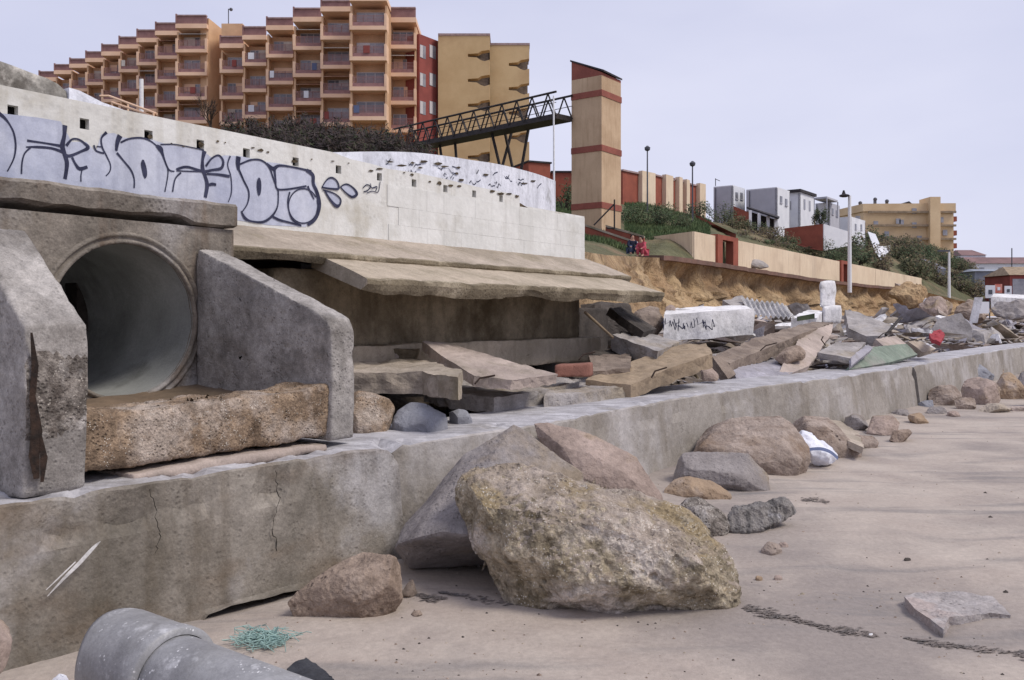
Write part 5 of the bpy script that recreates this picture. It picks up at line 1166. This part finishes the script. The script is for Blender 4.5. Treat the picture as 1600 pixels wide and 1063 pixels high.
# ---------------------------------------------------------------- far hotel
fh = thing('far_hotel', PY(1420, 395, 200), 'wide flat-roofed yellow hotel on the far hill with red edged right side', 'hotel')
s = 200/FL; X = lambda u: (u-CX)*s; Z = lambda v: H-(v-YH)*s
pts = [V((X(1326), 226, 0)), V((X(1352), 201, 0)), V((X(1490), 200, 0)), V((X(1490)+2, 214, 0)), V((X(1326)+3, 232, 0))]
m = MB(); m.prism([zc(p, 12) for p in pts], UP*(Z(330)-12)); m.done('wall', 'far_yellow', fh)
c4 = V((X(1415), 212, 0))
m = MB(); m.prism([zc(c4+(p-c4)*1.03, Z(330)+.003) for p in pts], UP*(Z(318)-Z(330))); m.done('roof', 'far_yellow', fh)
for vv in (331, 352, 373):
    m = MB(); m.box(X(1356), X(1492), 199.3, 199.9, Z(vv)-.35, Z(vv)+.1); m.done('floor_band', 'slab_tan', fh)
m = MB(); m.box(X(1449), X(1465), 198.6, 204, 12, Z(309)); m.done('lift_shaft', 'far_yellow', fh)
for vv in (338, 360, 380):
    m = MB(); m.box(X(1490)+.1, X(1497), 200.5, 203, Z(vv)-1.1, Z(vv)); m.done('balcony', 'red_wall', fh)
for u, v in ((1403, 346), (1428, 352), (1428, 330), (1408, 348), (1368, 350), (1385, 366), (1436, 373), (1470, 344), (1476, 364), (1340, 342)):
    m = MB(); m.box(X(u)-.5, X(u)+.5, 199.75, 199.95, Z(v)-.6, Z(v)+.6); m.done('window', 'window_glass', fh)
m = MB(); m.prism([V((X(1418), 205, Z(318))), V((X(1446), 205, Z(318))), V((X(1436), 205, Z(310)))], V((0, 5, 0))); m.done('roof_gable', 'roof_dark', fh)
for u, v in ((1361, 312), (1385, 306), (1404, 309), (1470, 308)):
    m = MB(); m.box(X(u)-.25, X(u)+.25, 206, 206.6, Z(319), Z(v)); m.ball(V((X(u), 206.2, Z(v))), .45); m.done('aerial', 'lamp_grey', fh)
# far right buildings
def simple_house(name, lab, u0, u1, vt, vb, Y, mat, rmat, rh, dp=12, wins=()):
    s = Y/FL; x0, x1 = (u0-CX)*s, (u1-CX)*s; z0, z1 = H-(vb-YH)*s-2, H-(vt-YH)*s
    o = thing(name, V(((x0+x1)/2, Y, z0)), lab, 'building')
    m = MB(); m.box(x0, x1, Y, Y+dp, z0, z1); m.done('wall', mat, o)
    m = MB(); ym = Y+dp/2
    a = [V((x0-.3, Y-.4, z1+.003)), V((x1+.3, Y-.4, z1+.003)), V((x1+.3, Y+dp+.4, z1+.003)), V((x0-.3, Y+dp+.4, z1+.003)), V((x0+1, ym, z1+rh)), V((x1-1, ym, z1+rh))]
    v = [m.bm.verts.new(p) for p in a]
    for f in ((0, 1, 5, 4), (2, 3, 4, 5), (1, 2, 5), (3, 0, 4), (3, 2, 1, 0)): m.bm.faces.new([v[i] for i in f])
    m.done('roof', rmat, o)
    for (a_, b_, c_, d_) in wins:
        m = MB(); m.box((a_-CX)*s, (b_-CX)*s, Y-.06, Y+.02, H-(d_-YH)*s, H-(c_-YH)*s); m.done('window', 'window_glass', o)
simple_house('long_house', 'long low far building with faded red roof at the right edge', 1512, 1720, 412, 440, 260, 'house_white', 'far_roof', 2.2, wins=((1530, 1538, 418, 424), (1560, 1570, 418, 424), (1585, 1592, 418, 424)))
simple_house('hip_roof_house', 'small far house with hipped reddish roof right of the far hotel', 1503, 1540, 399, 412, 270, 'house_white', 'far_roof', 2.0)
simple_house('beach_bar', 'blue grey beach building with a dark doorway at the right', 1523, 1580, 424, 462, 165, 'far_blue', 'far_blue', .6, 8, wins=((1529, 1537, 434, 455), (1545, 1556, 432, 440)))
simple_house('beach_shack', 'brown shack with dark open front at the right edge', 1578, 1660, 430, 466, 150, 'hotel_red', 'slab_tan', 1.6, 8, wins=((1582, 1640, 436, 462),))
bk = slab('fallen_wall_block', 'big white painted wall block lying at the right edge in front of the beach buildings', 'wall block', [PY(1549, 464, 62), PY(1553, 459, 66), PY(1640, 462, 66), PY(1640, 468, 62)], 1.0, 'slab_white', down=V((0, 0, -1)), amp=.05)
for u0, u1, v0, v1, mat, lab in ((1540, 1555, 446, 466, 'house_white', 'blank white notice board behind the fallen white block'), (1555, 1566, 444, 458, 'poster_red', 'red and white notice board behind the fallen white block'), (1570, 1581, 447, 461, 'house_white', 'white notice board with a dark mark behind the fallen white block')):
    a, b, c_ = PY(u0, v1, 68), PY(u1, v1, 68), PY(u0, v0, 68); m = MB(); m.obox(a, b-a, V((0, .08, 0)), c_-a); o = tag(m.done('notice_board', mat), lab, 'sign')
    m = MB(); m.obox(a+(b-a)*.3+(c_-a)*.3-V((0, .02, 0)), (b-a)*.4, V((0, .015, 0)), (c_-a)*.35); m.done('printed_mark', 'lamp_grey' if mat != 'poster_red' else 'house_white', o)
    m = MB(); m.obox(a+(b-a)*.45+V((0, .082, -1.6)), (b-a)*.1, V((0, .06, 0)), UP*1.6); m.done('post', 'lamp_grey', o)
# ---------------------------------------------------------------- lamps and poles
def lamp(lab, u, vb, vt, Y, r, mat, head=None):
    p, q = PY(u, vb, Y), PY(u, vt, Y)
    o = thing('street_lamp', p, lab, 'street lamp')
    m = MB(); m.tube(p-UP*.5, q, r, r*.7, 10); m.done('pole', mat, o)
    if head == 'disc':
        m = MB(); m.ball(q+V((-.5, 0, .0)), .48, (1, 1, .34)); m.tube(q, q+V((-.5, 0, 0)), .06); m.tube(q+V((-.55, 0, .12)), q+V((-.55, 0, .5)), .2, .08); m.done('lamp_head', 'roof_dark', o)
    elif head == 'cap':
        m = MB(); m.ball(q, .27, (1, 1, .8)); m.tube(q+UP*.1, q+UP*.3, .3, .08, 12); m.done('lamp_head', 'lamp_grey', o)
    elif head == 'arm':
        m = MB(); m.box(q.x-1.5, q.x+.1, q.y-.15, q.y+.15, q.z-.05, q.z+.18); m.done('lamp_head', 'lamp_grey', o)
    return o
lamp('tall white street lamp with dark disc head on the undermined promenade', 1327.5, 449, 306, 84, .2, 'lamp_white', 'disc')
lamp('white street lamp with short arm at the far end of the promenade', 1483, 462, 393, 122, .2, 'lamp_white', 'arm')
lamp('thin grey street lamp above the first red row house', 1011.5, 330, 233, 84, .085, 'lamp_grey', 'cap')
lamp('thin grey street lamp at the right end of the red row houses', 1082, 345, 257, 82, .085, 'lamp_grey', 'cap')
m = MB(); m.tube(PY(866, 340, 40), PY(865, 150, 40), .045, .035, 8); tag(m.done('pole', 'lamp_white'), 'slim white pole in front of the footbridge end', 'pole')
p, q = PY(221, 190, 30), PY(221, 124, 30); m = MB(); m.tube(p, q, .075, .07); tag(m.done('pole', 'lamp_white'), 'short white post in front of the left hotel wing', 'pole')
m = MB()
for a, b in (((156, 150, 30), (170, 150, 30)), ((170, 150, 30), (245, 178, 28)), ((175, 160, 30), (245, 184, 28)), ((175, 160, 30), (175, 172, 30)), ((200, 162, 30), (200, 178, 30)), ((240, 176, 28), (240, 190, 28))): m.tube(PY(*a), PY(*b), .035)
tag(m.done('handrail', 'hotel_slab'), 'pale pink ramp railing behind the left end of the wall', 'handrail')
m = MB()
for u in (1118, ): m.tube(PY(u, 291, 108), PY(u, 279, 108), .05); m.tube(PY(u, 280, 108), PY(u+7, 283, 108), .04)
tag(m.done('aerial', 'lamp_grey'), 'thin television aerial on the small white cube house', 'aerial')
m = MB(); m.tube(PY(357, 37, 113), PY(357, 14, 113), .06); m.ball(PY(361, 15, 113), .22); m.tube(PY(357, 15, 113), PY(362, 15, 113), .05); tag(m.done('aerial', 'lamp_grey'), 'small aerial on the roof left of the central hotel block', 'aerial')
m = MB(); m.tube(PY(1581, 420, 200), PY(1581, 388, 200), .12); tag(m.done('pole', 'lamp_grey'), 'far thin mast above the long red roofed building', 'pole')
# ---------------------------------------------------------------- plants
MIXL = {'leaf_dark': 'leaf_green', 'leaf_green': 'leaf_olive', 'leaf_olive': 'leaf_dry', 'leaf_dry': 'leaf_olive', 'twig_dark': 'bark'}
MIXL2 = {'leaf_dark': 'leaf_olive', 'leaf_green': 'leaf_dark', 'leaf_olive': 'leaf_dark', 'leaf_dry': 'twig_dark', 'twig_dark': 'leaf_dark'}
def shrub(name, lab, cat, c, rx, ry, rz, n, leaf, mat, twigs=0, clumps=7, seed=0, group=None, stems=3, flat=1.6):
    rr = random.Random(seed); o = thing(name, c, lab, cat, group); m = MB(); cl = []
    for k in range(clumps):
        a = rr.uniform(0, 6.283); r_ = rr.uniform(.15, .8)**.7
        cl.append((V((math.cos(a)*rx*r_, math.sin(a)*ry*r_, rz*rr.uniform(.25, .85)*(1-.35*r_))), rr.uniform(.3, .55)))
    for k in range(n):
        cc, cr = cl[rr.randrange(clumps)]
        d = V((rr.gauss(0, 1), rr.gauss(0, 1), rr.gauss(0, 1))).normalized()*(rr.random()**.4)
        p = c+cc+V((d.x*rx*cr, d.y*ry*cr, d.z*rz*cr*.9))
        if p.z < c.z: p.z = c.z+rr.random()*.3
        u = V((rr.gauss(0, 1), rr.gauss(0, 1), rr.gauss(0, 1))).normalized(); w = u.orthogonal().normalized()
        l = leaf*rr.uniform(.6, 1.3)
        m.poly([p-w*l*.4, p+u*l*flat*.5, p+w*l*.4, p-u*l*flat*.5]).material_index = (0 if rr.random() < .72 else 1) if k % 5 else 2
    m.done('foliage', [mat, MIXL.get(mat, mat), MIXL2.get(mat, mat)], o, fix=False)
    m = MB()
    for k in range(stems+twigs):
        cc, cr = cl[k % clumps]; b = c+V((rr.uniform(-.1, .1)*rx, rr.uniform(-.1, .1)*ry, -.3)); t = c+cc+V((rr.uniform(-.3, .3)*rx, rr.uniform(-.3, .3)*ry, rr.uniform(0, .5)*rz))
        mid = lerp(b, t, .5)+V((rr.uniform(-.15, .15)*rx, 0, .1*rz)); m.tube(b, mid, .035*rz/2+.01, .025*rz/2+.006, 5, False); m.tube(mid, t, .025*rz/2+.006, .006, 5, False)
    m.done('stem', 'bark', o); return o
rr = random.Random(21)
GD = 'dark bare shrubs between graffiti wall and hotel'
for k in range(30):
    u = lerp(318, 655, (k+.5)/30)+rr.uniform(-6, 6); Y = rr.uniform(46, 70)
    vt = 208 if u < 360 else lerp(192, 178, min(1, (u-360)/120)) if u < 480 else lerp(180, 200, (u-480)/180)
    vt += rr.uniform(-4, 16); vb = lerp(212, 246, min(1, max(0, (u-318)/220)))
    zt_ = H-(vt-YH)/FL*Y; z0_ = H-(vb+14-YH)/FL*Y; g0 = GP(u, Y); g0.z = min(z0_, max(g0.z, z0_-1.5))
    shrub('bare_shrub', 'dark purple brown bare shrub in the thicket above the graffiti wall', 'shrub', g0, 1.3, 1.3, zt_-g0.z, 1500, .085, 'twig_dark', 14, 9, 100+k, GD, 4, 4.5)
tree = thing('bare_tree', PY(332, 215, 75), 'bare brown tree in the gap between the two hotel blocks', 'tree')
m = MB(); b = PY(332, 240, 75); rr2 = random.Random(3)
def branch(m, p, d, L_, r, lev):
    q = p+d*L_; m.tube(p, q, r, r*.65, 6, False)
    if lev == 0: return
    for i in range(3):
        nd = (d+V((rr2.uniform(-.7, .7), rr2.uniform(-.5, .5), rr2.uniform(-.1, .5)))).normalized(); branch(m, lerp(p, q, rr2.uniform(.5, 1)), nd, L_*rr2.uniform(.55, .8), r*.6, lev-1)
branch(m, b, UP, 2.0, .12, 5); m.done('branches', 'bark', tree)
# green slope by the tower and scrub on the hill
for k, (u, Y, r_, hgt, mat, lab) in enumerate([(880, 78, 1.6, 2.6, 'leaf_green', 'green bush left of the lift tower'), (990, 74, 2., 1.6, 'leaf_green', 'green bush right beside the lift tower on the grassy slope'), (1025, 80, 2.2, 1.5, 'leaf_green', 'low spreading green bush on the grassy slope under the row houses'),
    (1050, 74, 1.6, 1.4, 'leaf_dark', 'darker green bush at the right end of the grassy slope'), (1094, 88, 1.6, 2., 'leaf_green', 'bright green bush at the end of the row houses'), (1128, 96, 2.4, 2.6, 'leaf_dark', 'dark shrub in the garden below the white cube house'),
    (1150, 92, 1.5, 1.5, 'leaf_olive', 'olive shrub above the first red gateway'), (1178, 97, 2., 1.6, 'leaf_dark', 'dark shrub in front of the porch posts'), (1205, 96, 2., 1.5, 'leaf_dry', 'dry brown shrub right of the porch'), (1230, 95, 1.6, 1.5, 'leaf_dark', 'dark bush at the left end of the red retaining wall'),
    (1282, 97, .8, 2.0, 'leaf_dark', 'tall dark cactus-like bush on top of the red retaining wall'), (1302, 98, 2., 3., 'leaf_dark', 'dark bush in front of the white garden wall'), (1296, 96, 1.6, 1.5, 'leaf_green', 'green bush above the second half of the ochre wall'), (1322, 104, 2.4, 3.6, 'leaf_dark', 'dark bush behind the tall white street lamp')]):
    p = GP(u, Y)
    if k == 10: p = PY(1282, 350, 96.5)
    shrub('bush', lab, 'bush', p, r_, r_, hgt, 900, .14, mat, 6, 9, 40+k)
GH = 'scrub bushes on the far slope'
for k in range(56):
    u = rr.uniform(1318, 1522); f = rr.random(); Y = lerp(lerp(100, 150, (u-1318)/204), 185, f)
    mt = rr.choice(['leaf_olive', 'leaf_olive', 'leaf_dry', 'leaf_dry', 'leaf_green', 'leaf_dark'])
    nm = {'leaf_olive': 'olive', 'leaf_dry': 'dry brown', 'leaf_green': 'green', 'leaf_dark': 'dark green'}[mt]
    shrub('scrub_bush', nm+' scrub bush on the far slope below the yellow hotel', 'bush', GP(u, Y, -.2), rr.uniform(1.8, 3.2), 2., rr.uniform(1.6, 3.6), 620, .27, mt, 5, 10, 200+k, nm+' '+GH)
for k in range(26):
    u = rr.uniform(1155, 1320); Y = lerp(78, 97, (u-1155)/165)+rr.uniform(1, 11); mt = rr.choice(['leaf_olive', 'leaf_olive', 'leaf_dry', 'leaf_green'])
    nm = {'leaf_olive': 'olive', 'leaf_dry': 'dry brown', 'leaf_green': 'green', 'leaf_dark': 'dark green'}[mt]
    shrub('scrub_bush', nm+' low plant clump on the slope right above the ochre wall', 'bush', GP(u, Y, -.1), 1.5, 1.2, rr.uniform(.4, .9), 150, .2, mt, 0, 6, 300+k, nm+' plant clumps above the ochre wall', 2)
m = MB(); n = 0
while n < 16000:
    u, Y = rr.uniform(868, 1110), rr.uniform(50, 94)
    if (893 < u < 976 and Y > 60.) or (u > 985 and Y < 64+(u-985)*.04): continue
    p = GP(u, Y); a = rr.uniform(0, 3.14); l = rr.uniform(.15, .45); w = V((math.cos(a), math.sin(a), 0))*.05
    t = p+V((rr.uniform(-.15, .15), rr.uniform(-.15, .15), l)); m.poly([p-w, p+w, t]); n += 1
tag(m.done('grass', 'grass_blades', fix=False, org=V((10, 70, 8))), 'rough green grass on the slope around the lift tower', 'grass', None, 'stuff')
# ---------------------------------------------------------------- two people crouching on the cliff edge
def skin(name, verts, edges, rad, mat, parent, sub=2):
    me = bpy.data.meshes.new(name); me.from_pydata([v-ORG[parent.name] for v in verts], edges, []); o = bpy.data.objects.new(name, me); COL.objects.link(o); o.parent = parent
    md = o.modifiers.new('skin', 'SKIN'); md.use_smooth_shade = True
    for v, r_ in zip(me.skin_vertices[0].data, rad): v.radius = (r_, r_); v.use_root = False
    me.skin_vertices[0].data[0].use_root = True
    o.modifiers.new('sub', 'SUBSURF').levels = sub; o.modifiers['sub'].render_levels = sub
    me.materials.append(MATS[mat]); return o
def person(lab, base, face, top, leg, lean, arm_fwd, stripe=False):
    o = thing('person', base, lab, 'person')
    f = V((math.cos(face), math.sin(face), 0)); r_ = V((f.y, -f.x, 0))
    P = lambda a, b, c: base+f*a+r_*b+UP*c
    hp, ch_, nk, hd = P(-.12, 0, .30), P(-.02+lean*.5, 0, .58), P(.04+lean, 0, .80), P(.07+lean*1.15, 0, .98)
    vs = [hp, ch_, nk, hd, P(.09+lean*1.2, 0, 1.08)]; ed = [(0, 1), (1, 2), (2, 3), (3, 4)]; ra = [.15, .16, .065, .095, .07]
    for sd in (-1, 1):
        i = len(vs); vs += [P(.02+lean*.8, sd*.19, .74), P(.12+lean*.8, sd*.26, .50), P(.12+lean+arm_fwd, sd*.2, .42), P(.16+lean+arm_fwd*1.2, sd*.17, .42)]
        ed += [(2, i), (i, i+1), (i+1, i+2), (i+2, i+3)]; ra += [.07, .052, .042, .036]
        i = len(vs); vs += [P(-.1, sd*.11, .27), P(.30, sd*.18, .50), P(.22, sd*.16, .08), P(.38, sd*.17, .04)]
        ed += [(0, i), (i, i+1), (i+1, i+2), (i+2, i+3)]; ra += [.1, .075, .055, .045]
    skin('body', vs, ed, ra, 'skin', o)
    jv = [hp+UP*.02, ch_, nk-UP*.03]; je = [(0, 1), (1, 2)]; jr = [.185, .195, .1]
    for sd in (-1, 1):
        i = len(jv); jv += [P(.02+lean*.8, sd*.2, .73), P(.12+lean*.8, sd*.27, .50), P(.11+lean+arm_fwd*.9, sd*.205, .425)]; je += [(2, i), (i, i+1), (i+1, i+2)]; jr += [.095, .075, .06]
    skin('jacket', jv, je, jr, top, o)
    tv = [hp-UP*.02]; te = []; tr = [.18]
    for sd in (-1, 1):
        i = len(tv); tv += [P(-.08, sd*.11, .27), P(.30, sd*.18, .50), P(.22, sd*.16, .12)]; te += [(0, i), (i, i+1), (i+1, i+2)]; tr += [.12, .095, .075]
    skin('trousers', tv, te, tr, leg, o)
    m = MB(); m.ball(hd+UP*.05-f*.025, .118, (1, 1, .95)); bmesh.ops.delete(m.bm, geom=[v for v in m.bm.verts if (v.co-hd).dot(f) > .05 and v.co.z < hd.z+.08], context='VERTS'); m.done('hair', 'hair_dark', o)
    if stripe:
        m = MB(); m.tube(P(-.02+lean*.5, -.30, .74), P(.0+lean*.5, -.33, .34), .06, .05, 8); m.done('scarf', 'cloth_white', o)
    return o
p = PY(987, 399, 49); person('person in dark navy jacket with white scarf sitting at the cliff edge', p, -1.3, 'cloth_navy', 'cloth_jeans', .05, .15, True)
p = PY(1005, 402, 48.5); person('person in bright pink jacket crouching at the cliff edge beside the navy one', p, -2.4, 'cloth_pink', 'cloth_pink', .14, .12)
# ================================================================ loose rubble
def proto_chunk(seed, flat):
    rr = random.Random(seed); bm = bmesh.new()
    if flat:
        n = rr.randint(4, 6); pts = [V((math.cos(6.283*i/n+rr.uniform(-.3, .3))*rr.uniform(.7, 1.1), math.sin(6.283*i/n+rr.uniform(-.3, .3))*rr.uniform(.45, .8), 0)) for i in range(n)]
        m = MB(); m.bm.free(); m.bm = bm; m.prism(pts, UP*rr.uniform(.16, .3))
    else:
        for i in range(14): bm.verts.new(V((rr.gauss(0, .5), rr.gauss(0, .42), rr.uniform(0, .6))))
        bmesh.ops.convex_hull(bm, input=bm.verts); bmesh.ops.delete(bm, geom=[v for v in bm.verts if not v.link_faces], context='VERTS')
    refine(bm, .14, 4); rough(bm, .035, 2.5, seed, 0, 5, 0, 6, .05, 1.6)
    me = bpy.data.meshes.new('rubble_chunk'); bm.to_mesh(me); bm.free(); return me
protos = [proto_chunk(500+i, i % 3 != 2) for i in range(9)]
KM = [('slab_grey', 'grey'), ('slab_pink', 'pinkish'), ('slab_white', 'white painted'), ('slab_beige', 'beige'), ('slab_lavender', 'lavender grey'), ('rock_brown2', 'brown'), ('slab_dark', 'dark grey')]
rr = random.Random(77); meshes = {}
def chunk(p, size, k, tilt):
    mt, nm = KM[k]; i = rr.randrange(len(protos)); key = (i, k)
    if key not in meshes:
        me = protos[i].copy(); me.materials.clear(); me.materials.append(MATS[mt]); meshes[key] = me
    o = bpy.data.objects.new('rubble_chunk', meshes[key]); COL.objects.link(o)
    o.location = p; o.rotation_euler = (rr.gauss(0, tilt), rr.gauss(0, tilt), rr.uniform(0, 6.283)); o.scale = (size, size, size*rr.uniform(.45, 1.0))
    tag(o, nm+' broken chunk in the rubble field between sea wall and sand cliff', 'rubble', nm+' rubble chunks behind the sea wall')
cnt = 0; tries = 0
while cnt < 250 and tries < 12000:
    tries += 1
    s = 4.5+58*rr.random()**1.5; t = -(1.3+12*rr.random()**1.5)
    if s < 8 and t < -2.2: continue
    g = ST(s, t, earth(s, t)); u = CX+FL*g.x/g.y; v = YH-(g.z-H)*FL/g.y
    if s < 14 and rr.random() < .55: continue
    sz = rr.uniform(.2, .5)*(1+smooth(s, 8, 30)*1.0)*(1.5 if rr.random() < .12 else 1)
    if t > -2: sz *= .6
    if s < 20 and t > -8: g.z -= .15
    r_ = rr.random(); k = 0 if r_ < .32 else 1 if r_ < .46 else 2 if r_ < .66 else 3 if r_ < .78 else 4 if r_ < .95 else 5
    chunk(g+UP*rr.uniform(-.05, .45)*sz, sz, k, .42); cnt += 1
m = MB(); 
for k in range(13000):
    s = 3+95*rr.random()**1.6; t = -(1.0+16*rr.random()**1.2)
    if s < 7.4 and t < -2.1: t = -rr.uniform(1., 2.1)
    z = earth(s, t); p = ST(s, t, z); l = rr.uniform(.02, .1)*(1+smooth(s, 6, 25)*1.8)*(1.6 if rr.random() < .12 else 1)
    P = [p+V((rr.gauss(0, l), rr.gauss(0, l), rr.uniform(-.3, .9)*l)) for i in range(4)]
    v = [m.bm.verts.new(x) for x in P]
    for f in ((0, 1, 2), (0, 1, 3), (1, 2, 3), (0, 2, 3)): m.bm.faces.new([v[i] for i in f]).material_index = k % 4
tag(m.done('rubble_grit', ['slab_grey', 'slab_beige', 'rock_brown2', 'slab_lavender'], None, V((0, 0, 0))), 'loose grit and small broken bits scattered among the rubble', 'grit', None, 'stuff')
for u, v, Y, du, dv in ((742, 600, 8.2, 14, -16), (1018, 590, 9.4, 10, -18), (1188, 548, 12.5, 16, -14), (1290, 540, 14.2, -12, -16), (1372, 528, 16.5, 14, -12), (905, 562, 10.5, 12, -14), (1440, 512, 20, 14, -12)):
    a, b = PY(u, v, Y), PY(u+du, v+dv, Y+.1); m = MB(); m.tube(a, lerp(a, b, .55), .009, n=6); m.tube(lerp(a, b, .55), b+V((.1, .05, -.02)), .009, n=6)
    tag(m.done('rebar', 'rust'), 'thin rusty reinforcing bar bent up out of the broken slabs', 'bar', 'rusty bars in the rubble')
for k in range(46):   # thin plates leaning on one another close behind the sea wall
    s = rr.uniform(1.2, 24); t = -rr.uniform(1.15, 2.0 if s < 7.5 else 5.5)
    g = ST(s, t, earth(s, t)+rr.uniform(.0, .3)); sz = rr.uniform(.22, .5)*(.75 if s < 7.5 else 1.2)
    chunk(g, sz, rr.choice([0, 1, 1, 3, 3, 4, 4, 2, 0]), .3)
    sc.objects[-1].scale.z *= .7
# rubble heap at the far end of the cliff
for u, v, w, h, Y, mat, lab in ((1420, 462, 60, 40, 84, 'sand_bank', 'sandy slump of earth at the far end of the cliff'), (1464, 482, 50, 36, 62, 'rock_pink', 'big pinkish rubble heap below the far street lamp'), (1520, 486, 56, 34, 50, 'rock_brown', 'brown rubble heap left of the fallen white block'), (1582, 486, 70, 30, 46, 'rock_grey', 'dark grey rubble heap under the fallen white block')):
    n = 11; o = [(u+w*.55*math.cos(6.283*i/n)*rr.uniform(.8, 1.1), v+h*.55*math.sin(6.283*i/n)*rr.uniform(.8, 1.1)) for i in range(n)]
    rock('rubble_heap', lab, 'rubble', o, mat, 3., yb=Y, amp=.35, target=.25, nscale=1.0)
slab('broken_slab', 'pale slab sliding off the far end of the cliff', 'concrete slab', [PY(1446, 466, 78), PY(1462, 470, 80), PY(1462, 478, 78), PY(1448, 474, 76)], .3, 'slab_white', amp=.04)
slab('broken_slab', 'dark slab jutting out of the cliff top beside the slump', 'concrete slab', [PY(1398, 442, 96), PY(1424, 448, 94), PY(1452, 470, 88), PY(1436, 464, 90)], .5, 'slab_pink', amp=.08)
m = MB(); m.obox(PY(1515, 505, 40), V((.12, .3, 0)), V((.3, -.1, 0)), V((.25, 0, 1.15))); tag(m.done('fence_post', 'slab_white'), 'white leaning post standing in the far rubble', 'post')
m = MB(); m.obox(PY(1524, 490, 42), V((.7, .1, 0)), V((0, .15, 0)), V((0, 0, .55))); tag(m.done('notice_board', 'house_white'), 'small white board standing in the far rubble', 'sign')
for o in sc.objects:
    if o.parent is None and 'kind' not in o.keys(): o['kind'] = 'thing'
# ================================================================ light, sky, camera
w = bpy.data.worlds.new('World'); sc.world = w; w.use_nodes = True
nt = w.node_tree; N, L = nt.nodes, nt.links
bg = N['Background']; bg.inputs[1].default_value = .1
EL, AZ = math.radians(52), math.radians(108)
sky = N.new('ShaderNodeTexSky'); sky.sky_type = 'NISHITA'; sky.sun_disc = False; sky.sun_elevation = EL; sky.sun_rotation = AZ
tc = N.new('ShaderNodeTexCoord'); mp = N.new('ShaderNodeMapping'); mp.inputs['Scale'].default_value = (1.2, 1.2, 3.2)
L.new(tc.outputs['Generated'], mp.inputs[0])
cn = N.new('ShaderNodeTexNoise'); cn.inputs['Scale'].default_value = 1.1; cn.inputs['Detail'].default_value = 5; L.new(mp.outputs[0], cn.inputs[0])
mr = N.new('ShaderNodeMapRange'); mr.inputs[1].default_value = .3; mr.inputs[2].default_value = .7; L.new(cn.outputs[0], mr.inputs[0])
cm = N.new('ShaderNodeMix'); cm.data_type = 'RGBA'; L.new(mr.outputs[0], cm.inputs[0])
SK = 8.5
cm.inputs[6].default_value = tuple(x*SK*.96 for x in lin((196, 200, 229)))+(1,); cm.inputs[7].default_value = tuple(x*SK for x in lin((224, 225, 245)))+(1,)
ov = N.new('ShaderNodeMix'); ov.data_type = 'RGBA'; ov.inputs[0].default_value = .93
L.new(sky.outputs[0], ov.inputs[6]); L.new(cm.outputs[2], ov.inputs[7]); L.new(ov.outputs[2], bg.inputs[0])
su = bpy.data.lights.new('sun', 'SUN'); su.energy = 2.0; su.angle = math.radians(20); su.color = (1, .93, .82)
so = bpy.data.objects.new('sun', su); COL.objects.link(so)
dr = V((math.sin(AZ)*math.cos(EL), math.cos(AZ)*math.cos(EL), math.sin(EL)))
so.rotation_euler = dr.to_track_quat('Z', 'Y').to_euler(); so.location = dr*60
cd = bpy.data.cameras.new('camera'); co = bpy.data.objects.new('camera', cd); COL.objects.link(co)
co.location = (0, 0, H); co.rotation_euler = (math.pi/2, 0, 0)
cd.sensor_width = 36; cd.lens = 36*FL/1600; cd.shift_y = -(531.5-YH)/1600; cd.clip_end = 6000; cd.clip_start = .05
sc.camera = co
sc.view_settings.view_transform = 'Standard'; sc.view_settings.look = 'None'; sc.view_settings.exposure = 0.3; sc.view_settings.gamma = 1
